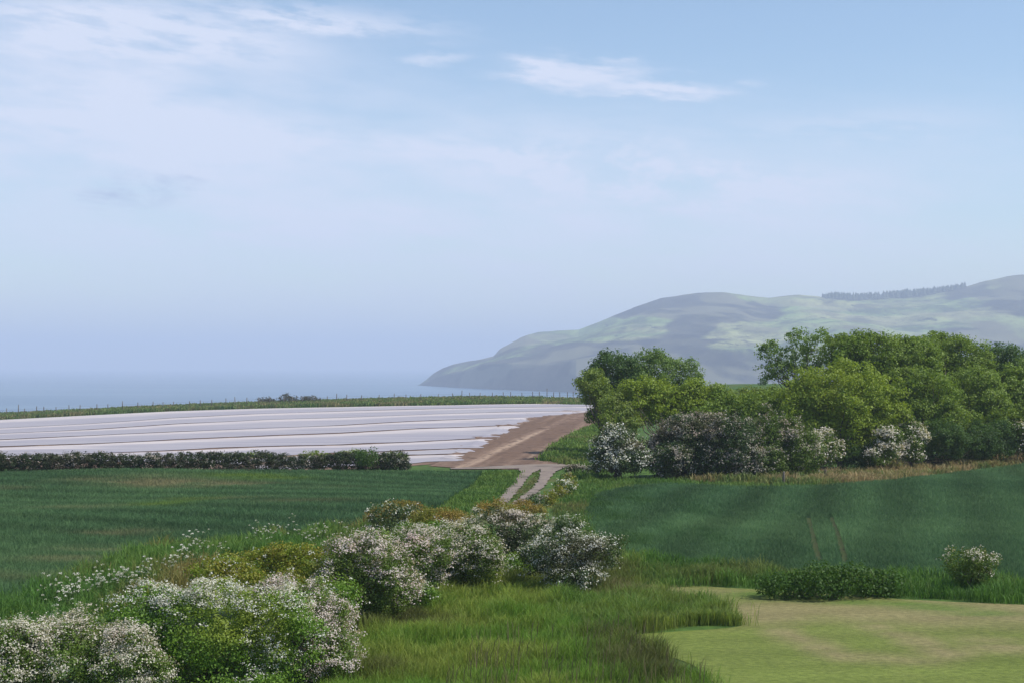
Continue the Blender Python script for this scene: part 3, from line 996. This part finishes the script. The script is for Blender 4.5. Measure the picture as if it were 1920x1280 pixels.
# wooden posts by the tree belt
for px, py, hh, lab in [(1469, 912, 0.72, 'short grey wooden post standing in the field edge below the dark hawthorns'),
                        (1547, 898, 0.5, 'small pale wooden post beside the cream hawthorn at the tree belt')]:
    q = G(px, py)
    t = thing('fence_post', lab, 'post', q)
    tb = Tubes()
    tb.tube([(0, 0, -0.05), (0.01, 0, hh * .5), (0.03, 0, hh), (0.03, 0, hh + 0.03)], [0.07, 0.065, 0.062, 0.03], 8)
    obj('shaft', tb.mesh('shaft'), MT['post_wood'], t)

# ------------------------------------------------------------------ hedges and hawthorns
HB = dict(stem_name='stem', foliage='foliage')
HG = dict(stem_name='stem', foliage='foliage', grow=0.99, sat=4)
# bottom-left pair
plant('hawthorn_bush', 'cream blossomed hawthorn bush filling the bottom left corner', 'shrub',
      [(110, 1225, 130, 80, 29, 1.0), (230, 1250, 80, 85, 28.8, 1.0), (20, 1262, 110, 85, 28.6, 1.0), (-90, 1260, 110, 95, 28.6)], 'hawthorn', 0.21, 0.05, 0.85, r0=0.06,
      bloom='cream', frac=0.104, fsize=0.032, petals=15, spread=0.055, trunks=4, nb=30, **{**HG, 'grow': 0.93, 'sat': 3})
plant('hawthorn_bush', 'large green hawthorn bush rimmed with white and pink blossom, second from the bottom left', 'shrub',
      [(400, 1185, 145, 102, 30.5, 1.0), (275, 1175, 92, 80, 30.8, 1.0), (525, 1195, 100, 100, 30.3, 1.0), (420, 1290, 160, 80, 29.8, 1.0)], 'hawthorn_green', 0.22, 0.055, 0.85, r0=0.08,
      bloom='white', frac=0.0288, fsize=0.032, petals=15, spread=0.055, trunks=4, nb=30,
      bias=lambda P: 0.03 + 2.0 * sstep(1.35, 1.9, P[:, 2]) + 0.35 * (vnoise(P * 1.1) > 0.68), **{**HG, 'grow': 0.93, 'sat': 3})
plant('hawthorn_bush', 'pink tinged blossoming hawthorn bush right of the large green bush', 'shrub',
      [(530, 1125, 75, 42, 32.3, 1.0), (575, 1150, 75, 55, 31.5, 1.1), (615, 1215, 62, 78, 31, 1.1), (630, 1260, 48, 50, 30.5, 1.0)], 'hawthorn', 0.19, 0.05, 0.8, r0=0.06,
      bloom='pink', frac=0.106, fsize=0.032, petals=15, spread=0.055, trunks=3, nb=20, **HG)
plant('hawthorn_hedge', 'orange green young hedge top behind the large green hawthorn', 'hedge',
      [(480, 1068, 90, 34, 39, 1.0), (570, 1068, 85, 44, 39, 1.0), (415, 1082, 55, 32, 38), (500, 1100, 100, 30, 37.5)], 'orange', 0.2, 0.06, 0.9, r0=0.05, bloom='white', frac=0.01, fsize=0.045, trunks=4, nb=24, **HG)
plant('hawthorn_bush', 'pink and white hawthorn bush spilling down to the meadow in mid hedge', 'shrub',
      [(690, 1065, 75, 60, 38, 1.1), (720, 1110, 62, 55, 37.5, 1.1), (645, 1090, 50, 60, 37.5), (785, 1055, 58, 56, 39.5, 1.0)], 'hawthorn', 0.2, 0.055, 0.8, r0=0.06,
      bloom='pink', frac=0.065, fsize=0.036, petals=13, spread=0.06, trunks=3, nb=24, **HG)
plant('hawthorn_bush', 'cream flowered hawthorn bush left of the squared clipped hawthorn', 'shrub',
      [(840, 1035, 75, 52, 43.5, 1.0), (895, 1050, 50, 45, 43, 1.0), (780, 1015, 60, 32, 45, 1.0)], 'hawthorn', 0.22, 0.06, 0.8, r0=0.06,
      bloom='cream', frac=0.091, fsize=0.038, petals=11, spread=0.06, trunks=3, nb=24, **HG)
plant('hawthorn_bush', 'squared clipped hawthorn with cream top and dark side in mid hedge', 'shrub',
      [(940, 1008, 75, 50, 47, 1.0, 4.5), (1000, 1010, 45, 44, 46.5, 1.0, 3.5)], 'hawthorn_dark', 0.2, 0.06, 1.2, amp=0.12, r0=0.06, bias=lambda P: 0.12 + 1.6 * sstep(1.25, 1.6, P[:, 2]), bloom='cream', frac=0.039, fsize=0.038, petals=11, spread=0.06, trunks=3, nb=24, **{**HG, 'sat': 0})
plant('hawthorn_bush', 'spreading white hawthorn with a pale stem at the right end of the hedge', 'shrub',
      [(1060, 1032, 62, 52, 42.5, 1.0), (1120, 1035, 46, 34, 42.3, 1.0), (1070, 1082, 48, 38, 42, 0.9), (1010, 1050, 36, 40, 43.5), (1065, 990, 18, 22, 43)], 'hawthorn_dark', 0.21, 0.058, 0.75, base=G(1073, 1126), r0=0.045,
      bloom='white', frac=0.065, fsize=0.038, petals=11, spread=0.06, nb=20, trunks=1, amp=0.35, **HG)
plant('hawthorn_bush', 'small dark clipped hawthorn at the edge of the left wheat field', 'shrub',
      [(722, 972, 28, 28, 55, 1.0, 3.0), (765, 972, 28, 24, 55.5, 1.0, 3.0)], 'hawthorn_dark', 0.2, 0.07, 0.95, r0=0.05, bloom='white', frac=0.04, fsize=0.06, petals=4, spread=0.05, trunks=2, amp=0.15, **{**HG, 'sat': 0})
plant('hawthorn_hedge', 'russet topped hedge growth behind the small clipped hawthorn', 'hedge',
      [(755, 960, 50, 21, 57, 1.2), (820, 975, 60, 24, 52, 1.1), (710, 968, 20, 16, 57), (855, 985, 40, 26, 49)], 'russet', 0.17, 0.06, 0.9, r0=0.04, trunks=3, nb=20, **HG)
plant('hawthorn_hedge', 'russet hedge top in front of the farm track ruts', 'hedge',
      [(930, 957, 42, 20, 53, 1.2), (985, 956, 38, 16, 54, 1.2)], 'russet', 0.17, 0.06, 0.9, r0=0.04, trunks=3, nb=20, **HG)
plant('hawthorn_hedge', 'low green leafy growth joining the feet of the mid hedge hawthorns', 'hedge',
      [(622, 1120, 55, 42, 36), (755, 1112, 60, 30, 39), (870, 1078, 70, 24, 44), (960, 1062, 60, 26, 45.5), (800, 1000, 60, 26, 47.5), (700, 1015, 40, 24, 42)], 'hawthorn_green', 0.2, 0.058, 0.9, r0=0.04,
      bloom='white', frac=0.02, fsize=0.038, petals=10, spread=0.055, trunks=6, nb=30, **HG)
# beside the track
plant('hawthorn_bush', 'small dark hawthorn bush standing at the right edge of the track', 'shrub',
      [(1005, 946, 20, 19, 66, 1.0)], 'hawthorn_dark', 0.17, 0.075, 1.0, r0=0.04, bloom='dull', frac=0.08, fsize=0.07, petals=4, spread=0.05, **HB)
plant('hawthorn_hedge', 'low orange green hedge running up beside the farm track', 'hedge',
      [(1030, 941, 16, 22, 68), (1045, 930, 18, 22, 71), (1058, 920, 16, 20, 74), (1066, 905, 14, 20, 77)], 'orange', 0.16, 0.075, 1.0, r0=0.04, bloom='dull', frac=0.02, fsize=0.07, petals=4, spread=0.05, trunks=3, nb=20, **HB)
plant('hawthorn_bush', 'small white blossoming bush at the top end of the track hedge', 'shrub',
      [(1052, 910, 12, 9, 73.5), (1066, 916, 11, 14, 73)], 'hawthorn', 0.15, 0.075, 0.9, r0=0.03, bloom='white', frac=0.14, fsize=0.08, petals=4, spread=0.06, **HB)
plant('hawthorn_bush', 'low pinkish scrub at the track junction left of the white hawthorn', 'shrub',
      [(1080, 879, 22, 9, 90), (1105, 882, 18, 9, 90)], 'hawthorn_dark', 0.16, 0.085, 0.9, r0=0.03, bloom='dull', frac=0.14, fsize=0.09, petals=4, spread=0.07, **HB)

# long clipped hedge between the wheat and the white field
hb = []
for k, px in enumerate(np.arange(-60, 780, 42)):
    hb.append(Blob(px, 866.5 + rng.uniform(-1.5, 1.5), 30, 17.5 + rng.uniform(-3.2, 2.2), 90.5, p=4.0, rd=0.55))
plant('trimmed_hedge', 'long flat topped dark hedge between the left wheat field and the white field', 'hedge', hb, 'hedge', 0.2, 0.09, 2.0, amp=0.14, r0=0.04,
      bloom='dull', frac=0.02, fsize=0.08, petals=3, spread=0.06, base=G(300, 887), trunks=12, nb=60, fork=0.1, **HB)
plant('hawthorn_hedge', 'olive straggling hedge tops showing behind the far clipped hedge', 'hedge',
      [(480, 853, 30, 6, 96), (590, 853, 30, 9, 96), (660, 852, 28, 10, 96), (740, 856, 24, 10, 95), (420, 856, 40, 5, 96)], 'tree_olive', 0.2, 0.09, 1.0, r0=0.03, trunks=3, **HB)
plant('round_bush', 'rounded dark green bush standing up out of the far clipped hedge', 'shrub',
      [(686, 858, 24, 20, 89.5, 1.0)], 'tree_dark', 0.22, 0.1, 1.0, r0=0.05, **HB)

# isolated bush and brambles at the right
plant('hawthorn_bush', 'lone rounded hawthorn in cream blossom at the right field edge', 'shrub',
      [(1820, 1052, 52, 24, 42.8, 1.0, 2.6), (1822, 1072, 36, 24, 42.8, 1.0)], 'hawthorn', 0.17, 0.055, 0.9, base=G(1822, 1112), r0=0.05, bloom='cream', frac=0.05, fsize=0.042, petals=4, spread=0.04,
      trunks=2, nb=20, amp=0.2, **HB)
plant('bramble_bush', 'dark green bramble patch at the far edge of the lawn, left half', 'shrub',
      [(1470, 1096, 60, 27, 42, 1.0), (1540, 1090, 50, 40, 41.8, 1.0)], 'bramble', 0.16, 0.075, 0.9, r0=0.02, trunks=5, nb=24, **HB)
plant('bramble_bush', 'looser leafy bramble and dock patch on the lawn edge, right half', 'shrub',
      [(1600, 1088, 44, 40, 42, 1.0), (1655, 1098, 44, 32, 42.2, 1.0), (1680, 1085, 18, 18, 43)], 'bramble', 0.17, 0.09, 0.7, r0=0.02, amp=0.4, trunks=5, nb=24, **HB)

# clifftop gorse
plant('gorse_bush', 'brown green gorse clump on the clifftop skyline beside the fence', 'shrub',
      [(500, 749, 18, 5, 283), (540, 748, 22, 8, 283), (580, 748, 22, 7, 283), (537, 740, 6, 4, 283)], 'gorse', 0.35, 0.2, 0.9, r0=0.05, **HB)
plant('gorse_bush', 'tiny gorse tuft on the clifftop right of the larger clump', 'shrub', [(676, 751, 9, 4, 283)], 'gorse', 0.3, 0.2, 0.9, r0=0.04, **HB)
plant('round_bush', 'small dark bush on the green rise between the two tree groups', 'shrub', [(1431, 717, 9, 7, 225)], 'tree_dark', 0.3, 0.2, 1.0, r0=0.05, **HB)

# ------------------------------------------------------------------ tree belt, left clump
TR = dict(clump=0.55, leaf=0.15, cov=2.0, nb=14, amp=0.26, flat=0.62, grow=1.13)
plant('broadleaf_tree', 'darkest tree at the back of the left clump', 'tree',
      [(1150, 705, 48, 44, 110), (1185, 720, 40, 50, 110), (1120, 725, 30, 34, 110)], 'tree_dark', base=G(1160, 850), r0=0.16, **TR)
plant('broadleaf_tree', 'open grey green tree with loose top twigs in the left clump', 'tree',
      [(1240, 700, 55, 42, 108), (1285, 705, 32, 34, 108), (1230, 668, 28, 18, 108), (1215, 740, 60, 40, 108)], 'tree_airy', clump=0.42, leaf=0.14, cov=1.1, nb=24, amp=0.4, holes=0.2, base=G(1240, 856), r0=0.15)
plant('broadleaf_tree', 'narrow olive tree at the left end of the clump by the ploughed soil', 'tree',
      [(1113, 725, 27, 34, 103), (1128, 765, 26, 36, 103)], 'tree_olive', base=G(1130, 862), r0=0.12, **TR)
plant('broadleaf_tree', 'bright yellow green tree in the middle of the left clump', 'tree',
      [(1230, 760, 55, 44, 99), (1285, 765, 45, 42, 99), (1205, 735, 36, 24, 99), (1300, 730, 25, 16, 99)], 'tree_bright', base=G(1250, 875), r0=0.14, **TR)
plant('broadleaf_tree', 'low light green sapling above the white hawthorn', 'tree',
      [(1165, 790, 38, 40, 97), (1150, 755, 26, 24, 98)], 'tree_olive', base=G(1165, 880), r0=0.09, clump=0.4, leaf=0.14, cov=1.5, nb=12)
plant('broadleaf_tree', 'bushy green tree below the gap between the two tree groups', 'tree',
      [(1365, 775, 60, 36, 98), (1430, 782, 55, 40, 97), (1345, 745, 16, 24, 99), (1320, 800, 40, 40, 97)], 'tree_mid', base=G(1390, 880), r0=0.12, **TR)
plant('broadleaf_tree', 'olive scrub tree on the rise between the two tree groups', 'tree',
      [(1340, 742, 26, 20, 112), (1400, 748, 60, 18, 112), (1455, 745, 40, 18, 112)], 'tree_olive', base=G(1400, 840), r0=0.1, **TR)
# hawthorn row at the front
HW = dict(sat=3, clump=0.32, leaf=0.10, cov=1.5, nb=14, trunks=3, stem_name='stem', foliage='foliage', petals=3, spread=0.09)
plant('hawthorn_tree', 'white blossomed rounded hawthorn at the left of the tree belt', 'tree',
      [(1165, 840, 42, 38, 87), (1190, 865, 38, 28, 86.5), (1140, 865, 32, 26, 87)], 'hawthorn_dark', r0=0.08, bloom='white', frac=0.10, fsize=0.085, **HW)
plant('hawthorn_tree', 'grey pink hawthorn in fading blossom beside the white hawthorn', 'tree',
      [(1285, 840, 58, 62, 87), (1258, 868, 42, 40, 86), (1315, 812, 46, 40, 88)], 'hawthorn_dark', r0=0.09, bloom='dull', frac=0.12, fsize=0.085, **HW)
plant('hawthorn_tree', 'dark brownish hawthorn in the middle of the hawthorn row', 'tree',
      [(1370, 838, 58, 64, 86), (1400, 872, 50, 38, 85.5), (1335, 872, 44, 36, 86)], 'hawthorn_dark', r0=0.09, bloom='dull', frac=0.08, fsize=0.085, **HW)
plant('hawthorn_tree', 'green and brown hawthorn above the short grey post', 'tree',
      [(1455, 828, 56, 60, 87), (1495, 860, 44, 46, 86), (1440, 874, 46, 34, 85.5)], 'hawthorn', r0=0.09, bloom='dull', frac=0.07, fsize=0.085, **HW)
plant('hawthorn_tree', 'cream flowered upright hawthorn at the right end of the hawthorn row', 'tree',
      [(1548, 845, 30, 38, 90), (1525, 850, 26, 40, 89)], 'hawthorn', r0=0.08, bloom='cream', frac=0.15, fsize=0.10, **HW)
plant('hawthorn_tree', 'small cream hawthorn tucked under the big round tree', 'tree',
      [(1665, 835, 26, 34, 92), (1648, 855, 24, 18, 91.5)], 'hawthorn', r0=0.07, bloom='cream', frac=0.12, fsize=0.10, **HW)
plant('hawthorn_tree', 'tall cream blossomed hawthorn between the round tree and the dark mass', 'tree',
      [(1705, 815, 22, 34, 94), (1712, 845, 22, 28, 93.5)], 'hawthorn', r0=0.07, bloom='cream', frac=0.14, fsize=0.10, **HW)
plant('hawthorn_tree', 'pale hawthorn at the far right edge beneath the tree belt', 'tree',
      [(1908, 825, 20, 34, 99), (1935, 830, 24, 34, 99)], 'hawthorn', r0=0.07, bloom='cream', frac=0.12, fsize=0.10, **HW)
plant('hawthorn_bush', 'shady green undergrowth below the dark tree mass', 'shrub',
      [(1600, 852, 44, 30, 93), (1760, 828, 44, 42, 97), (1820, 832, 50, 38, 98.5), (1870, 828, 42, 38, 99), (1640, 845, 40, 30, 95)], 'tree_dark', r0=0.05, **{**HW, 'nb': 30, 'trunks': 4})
# right clump
plant('broadleaf_tree', 'tall open limbed tree with sparse leaves at the left of the right group', 'tree',
      [(1450, 655, 30, 22, 106), (1495, 640, 34, 24, 106), (1545, 642, 34, 26, 106), (1460, 695, 36, 24, 106), (1510, 680, 40, 26, 106)], 'tree_airy',
      clump=0.36, leaf=0.15, cov=1.2, nb=40, amp=0.4, holes=0.36, fill=0.1, base=G(1530, 860), r0=0.17, fork=0.55)
plant('broadleaf_tree', 'big round yellow green tree at the front of the right group', 'tree',
      [(1575, 755, 100, 72, 95), (1530, 770, 70, 60, 95), (1640, 785, 55, 55, 94.5), (1570, 800, 85, 50, 94.5)], 'tree_bright', clump=0.55, leaf=0.14, cov=2.0, nb=14, amp=0.24, flat=0.62, grow=1.08, base=G(1575, 885), r0=0.2)
plant('broadleaf_tree', 'fresh green tree rising behind the big round tree', 'tree',
      [(1640, 680, 75, 52, 103), (1700, 690, 60, 55, 103), (1590, 665, 40, 40, 104), (1680, 740, 70, 60, 102)], 'tree_mid', base=G(1670, 868), r0=0.19, **TR)
plant('broadleaf_tree', 'green tree with dark hollow in the middle of the right mass', 'tree',
      [(1735, 760, 55, 66, 100), (1770, 800, 45, 50, 99.5), (1720, 800, 36, 40, 99)], 'tree_mid', base=G(1745, 868), r0=0.18, **TR)
plant('broadleaf_tree', 'domed tree forming the top of the right mass', 'tree',
      [(1745, 665, 60, 38, 108), (1800, 685, 60, 48, 108), (1810, 730, 55, 50, 107)], 'tree_mid', base=G(1780, 862), r0=0.19, **TR)
plant('broadleaf_tree', 'tree with bright drooping clumps before the right frame edge', 'tree',
      [(1830, 745, 50, 60, 103), (1850, 790, 45, 52, 102), (1800, 790, 36, 40, 101.5)], 'tree_mid', base=G(1835, 862), r0=0.18, **TR)
plant('broadleaf_tree', 'tree cut by the right frame edge at the end of the mass', 'tree',
      [(1900, 750, 50, 62, 106), (1925, 795, 55, 50, 105), (1960, 740, 60, 60, 107)], 'tree_mid', base=G(1910, 856), r0=0.18, **TR)
plant('broadleaf_tree', 'dark tree showing on the skyline at the far right', 'tree',
      [(1870, 685, 50, 34, 113), (1920, 700, 50, 42, 114), (1990, 720, 60, 45, 114)], 'tree_dark', base=G(1900, 848), r0=0.18, **TR)


# ------------------------------------------------------------------ cow parsley
def parsley_mesh():
    tb = Tubes()
    UV, UF = [], []
    nbr = rng.integers(5, 9)
    h = rng.uniform(0.6, 0.95)
    tb.tube([(0, 0, 0), (0.01, 0, h * .6)], [0.008, 0.006], 4)
    umb = []
    for k in range(nbr):
        a = rng.uniform(0, 6.28); r = rng.uniform(0.05, 0.28)
        q = np.array([math.cos(a) * r, math.sin(a) * r, h * rng.uniform(0.5, 1.0)])
        tb.tube([(0, 0, h * rng.uniform(0.3, 0.6)), q * np.array([.5, .5, .85]), q], [0.005, 0.004, 0.003], 3)
        n = 12
        rr = np.sqrt(rng.uniform(0, 1, n)) * 0.034
        aa = rng.uniform(0, 6.28, n)
        Pu = q + np.stack([rr * np.cos(aa), rr * np.sin(aa), -rr * 0.5 + 0.01 + rng.normal(size=n) * 0.008], -1)
        V, Fq = diamonds(Pu, unit(np.array([0, -0.4, 0.8]) + 0.7 * rng.normal(size=(n, 3))), np.full(n, 0.03), 0.9)
        umb.append(mesh_np('flower_umbel', V, Fq))
    ln = 60
    lp = np.column_stack([rng.normal(size=(ln, 2)) * 0.12, rng.uniform(0.05, h * .6, ln)])
    LV, LF = diamonds(lp, sphere_dirs(ln), np.full(ln, 0.06))
    return [('stem', tb.mesh('stem'), LEAF['wild']), ('foliage', mesh_np('foliage', LV, LF), LEAF['wild'])] + [('flower_umbel', u, BLOOM['white']) for u in umb]


protos = [parsley_mesh() for _ in range(6)]
for pr in protos:
    for _, me, mt in pr:
        me.materials.append(mt)


def parsley(poly, n, label, group):
    for k in range(n):
        a, b = poly[0], poly[1]
        s = rng.uniform(0, 1)
        px = a[0] + (b[0] - a[0]) * s + rng.normal() * 14
        py = a[1] + (b[1] - a[1]) * s + rng.normal() * 9
        q = G(px, py)
        t = thing('cow_parsley', label, 'wildflower', q, group)
        t.rotation_euler = (0, 0, rng.uniform(0, 6.28))
        sc = rng.uniform(0.85, 1.2)
        t.scale = (sc, sc, sc)
        me3 = protos[int(rng.integers(0, 6))]
        for nm, me, _ in me3:
            o = bpy.data.objects.new(nm, me)
            COL.objects.link(o)
            o.parent = t


parsley([(80, 1160), (290, 1105)], 34, 'white cow parsley in the verge above the bottom left hawthorn', 'cow parsley plants above the bottom left hawthorn')
parsley([(300, 1095), (400, 1050)], 16, 'white cow parsley on the bright green verge left of the bare pinkish patch', 'cow parsley plants left of the bare patch')
parsley([(460, 1028), (640, 1022)], 16, 'white cow parsley along the wheat edge above the orange hedge', 'cow parsley plants above the orange hedge')

# seed-head stalks in the meadow
x, y = scatter([(700, 1500), (900, 1220), (1150, 1195), (1230, 1225), (1345, 1300), (1480, 1500)], 9, 36, 1.0)
n = len(x)
c = lerp((0.12, 0.10, 0.05), (0.20, 0.17, 0.08), rng.uniform(0, 1, n))
blades('grass_stalks', x, y, rng.uniform(0.5, 0.8, n), np.full(n, 0.016), c, MT['blade'], 0.3, 0, 'brownish flowering grass stalks standing above the meadow at the bottom edge', 'grass')
# ------------------------------------------------------------------ haze
HZ = 2.9e-4
x0, x1, y0, y1, z0, z1 = -9300, 9300, -800, 14300, -46, 214
V = [(x0, y0, z0), (x1, y0, z0), (x1, y1, z0), (x0, y1, z0), (x0, y0, z1), (x1, y0, z1), (x1, y1, z1), (x0, y1, z1)]
me = mesh_mixed('haze', V, [(3, 2, 1, 0), (4, 5, 6, 7), (0, 1, 5, 4), (1, 2, 6, 5), (2, 3, 7, 6), (3, 0, 4, 7)])
m, nt, out = mat_new('haze_air')
v = nd(nt, 'ShaderNodeVolumePrincipled')
v.inputs['Color'].default_value = (0.69, 0.765, 0.925, 1)
v.inputs['Density'].default_value = HZ
v.inputs['Anisotropy'].default_value = 0.0
nt.links.new(v.outputs[0], out.inputs['Volume'])
tag(obj('haze', me, m), 'pale blue sea haze over the bay and headland', 'haze', kind='stuff')

# ------------------------------------------------------------------ sky
SUN_AZ, SUN_EL = math.radians(98), math.radians(54)
w = bpy.data.worlds.new('World')
scene.world = w
w.use_nodes = True
nt = w.node_tree
nt.nodes.clear()
out = nt.nodes.new('ShaderNodeOutputWorld')
sky = nd(nt, 'ShaderNodeTexSky', sky_type='NISHITA', sun_disc=False, sun_elevation=SUN_EL, sun_rotation=SUN_AZ)
sky.altitude = 40
sky.air_density = 1.0
sky.dust_density = 0.4
sky.ozone_density = 2.2
bg = nd(nt, 'ShaderNodeBackground')
bg.inputs[1].default_value = 0.122
nt.links.new(sky.outputs[0], bg.inputs[0])


def M(op, a, b=None, c=None):
    n = nd(nt, 'ShaderNodeMath', operation=op)
    for i, v in enumerate((a, b, c)):
        if v is None: continue
        if isinstance(v, (int, float)):
            n.inputs[i].default_value = v
        else:
            nt.links.new(v, n.inputs[i])
    return n.outputs[0]


tc = nd(nt, 'ShaderNodeTexCoord')
sp = nd(nt, 'ShaderNodeSeparateXYZ')
nt.links.new(tc.outputs['Generated'], sp.inputs[0])
# azimuth and elevation in units of 1/30.45 degree-ish (radians * 30.45)
U = M('MULTIPLY', M('ARCTAN2', sp.outputs[0], sp.outputs[1]), 30.45)
Vv = M('MULTIPLY', M('ARCSINE', sp.outputs[2]), 30.45)
cb = nd(nt, 'ShaderNodeCombineXYZ')
nt.links.new(U, cb.inputs[0]); nt.links.new(Vv, cb.inputs[1])
w1 = noise(nt, 0.8, 4, cb.outputs[0], stretch=(0.35, 1.3, 1), rot=0.08)
w2 = noise(nt, 2.2, 5, cb.outputs[0], stretch=(0.35, 1.6, 1), rot=0.1, rough=0.6)
w3 = noise(nt, 1.3, 6, cb.outputs[0], stretch=(0.7, 1.3, 1), rough=0.65)
Uw = M('ADD', U, M('MULTIPLY', M('SUBTRACT', w2, 0.5), 2.2))
Vw = M('ADD', Vv, M('MULTIPLY', M('SUBTRACT', w2, 0.5), 0.75))


def cloud(cx, cy, rx, ry, gain, rot=0.0, nz=None, lo=0.3, hi=0.65, soft=0.25):
    du, dv = M('SUBTRACT', Uw, cx), M('SUBTRACT', Vw, cy)
    c, s = math.cos(rot), math.sin(rot)
    a = M('DIVIDE', M('ADD', M('MULTIPLY', du, c), M('MULTIPLY', dv, s)), rx)
    b = M('DIVIDE', M('SUBTRACT', M('MULTIPLY', dv, c), M('MULTIPLY', du, s)), ry)
    d = M('SQRT', M('ADD', M('MULTIPLY', a, a), M('MULTIPLY', b, b)))
    n = nd(nt, 'ShaderNodeMapRange', interpolation_type='SMOOTHSTEP')
    nt.links.new(d, n.inputs[0])
    n.inputs[1].default_value = 1.0; n.inputs[2].default_value = soft
    m = M('MULTIPLY', n.outputs[0], gain)
    if nz is not None:
        m = M('MULTIPLY', m, ramp(nt, nz, lo, hi))
    return m


# (azimuth offset, elevation, half-width, half-height) in hundredths of the image-scale unit
parts = [cloud(-4.5, 4.3, 6.5, 0.7, 0.55, -0.06, w2, 0.35, 0.7, 0.0), cloud(1.5, 4.25, 6.0, 0.5, 0.40, 0.03, w2, 0.35, 0.7, 0.0), cloud(5.5, 3.3, 4.5, 0.8, 0.45, -0.05, w2, 0.35, 0.7, 0.0), cloud(-3.5, 2.6, 5.0, 0.6, 0.4, 0.04, w2, 0.35, 0.7, 0.0),
         cloud(-6.6, 6.1, 5.0, 0.95, 0.95, -0.05, w2, 0.32, 0.62, 0.1), cloud(-3.2, 6.35, 3.2, 0.36, 0.8, -0.10, w2, 0.3, 0.6, 0.1),
         cloud(-7.4, 6.78, 4.2, 0.2, 0.6, 0.02, w2, 0.3, 0.6), cloud(-8.0, 5.0, 6.5, 2.3, 0.9, -0.05, w1, 0.15, 0.7, 0.0),
         cloud(-6.0, 3.2, 12.0, 4.0, 0.95, 0.0, w1, 0.1, 0.75, 0.0),
         cloud(1.2, 5.38, 2.1, 0.46, 1.0, -0.10, w3, 0.15, 0.5, 0.1), cloud(3.2, 5.10, 1.6, 0.26, 0.95, -0.02, w3, 0.2, 0.5, 0.1), cloud(0.3, 5.55, 0.9, 0.22, 0.5, -0.15, w3, 0.3, 0.6, 0.1),
         cloud(-1.45, 5.68, 0.95, 0.18, 0.6, 0.05, w3, 0.25, 0.6, 0.1), cloud(2.4, 3.5, 4.8, 1.0, 0.95, -0.1, w3, 0.42, 0.68, 0.0),
         cloud(0.2, 3.8, 1.2, 0.35, 0.6, -0.1, w3, 0.4, 0.62, 0.0), cloud(7.0, 4.4, 3.4, 0.6, 0.5, 0.0, w2, 0.35, 0.7, 0.0), cloud(4, 2.2, 12, 3.8, 0.95, 0, w1, 0.1, 0.75, 0.0)]
tot = parts[0]
for q in parts[1:]:
    tot = M('ADD', tot, q)
tot = M('MULTIPLY', M('MINIMUM', tot, 1.0), 0.88)
bc = nd(nt, 'ShaderNodeBackground')
bc.inputs[0].default_value = (0.75, 0.80, 0.96, 1)
bc.inputs[1].default_value = 0.84
mx = nd(nt, 'ShaderNodeMixShader')
nt.links.new(tot, mx.inputs[0])
nt.links.new(bg.outputs[0], mx.inputs[1])
nt.links.new(bc.outputs[0], mx.inputs[2])
# thin darker smudge of vapour
bd = nd(nt, 'ShaderNodeBackground')
bd.inputs[0].default_value = (0.30, 0.38, 0.58, 1)
bd.inputs[1].default_value = 1.0
mx2 = nd(nt, 'ShaderNodeMixShader')
nt.links.new(cloud(-6.9, 3.2, 1.1, 0.5, 0.95, 0.1, w3, 0.35, 0.6, 0.0), mx2.inputs[0])
nt.links.new(mx.outputs[0], mx2.inputs[1])
nt.links.new(bd.outputs[0], mx2.inputs[2])
nt.links.new(mx2.outputs[0], out.inputs[0])

sd = Vector((math.sin(SUN_AZ) * math.cos(SUN_EL), math.cos(SUN_AZ) * math.cos(SUN_EL), math.sin(SUN_EL)))
ld = bpy.data.lights.new('sun', 'SUN')
ld.energy = 4.2
ld.angle = math.radians(0.5)
ld.color = (1.0, 0.95, 0.87)
lo = bpy.data.objects.new('sun', ld)
COL.objects.link(lo)
lo.rotation_euler = sd.to_track_quat('Z', 'Y').to_euler()
lo.location = (60, 20, 80)

# ------------------------------------------------------------------ camera and render
cd = bpy.data.cameras.new('camera')
cd.sensor_width = 36
cd.lens = F / 1920 * 36
cd.clip_end = 60000
cam = bpy.data.objects.new('camera', cd)
COL.objects.link(cam)
cam.location = (0, 0, CAMZ)
cam.rotation_euler = (math.pi / 2 + PITCH, 0, 0)
scene.camera = cam
scene.view_settings.view_transform = 'Standard'
scene.view_settings.look = 'None'
scene.view_settings.exposure = 0.33
scene.view_settings.gamma = 1.0
scene.render.engine = 'CYCLES'
scene.cycles.max_bounces = 6
scene.cycles.diffuse_bounces = 3
scene.cycles.glossy_bounces = 2
scene.cycles.transmission_bounces = 3
scene.cycles.volume_bounces = 2
scene.cycles.use_denoising = True
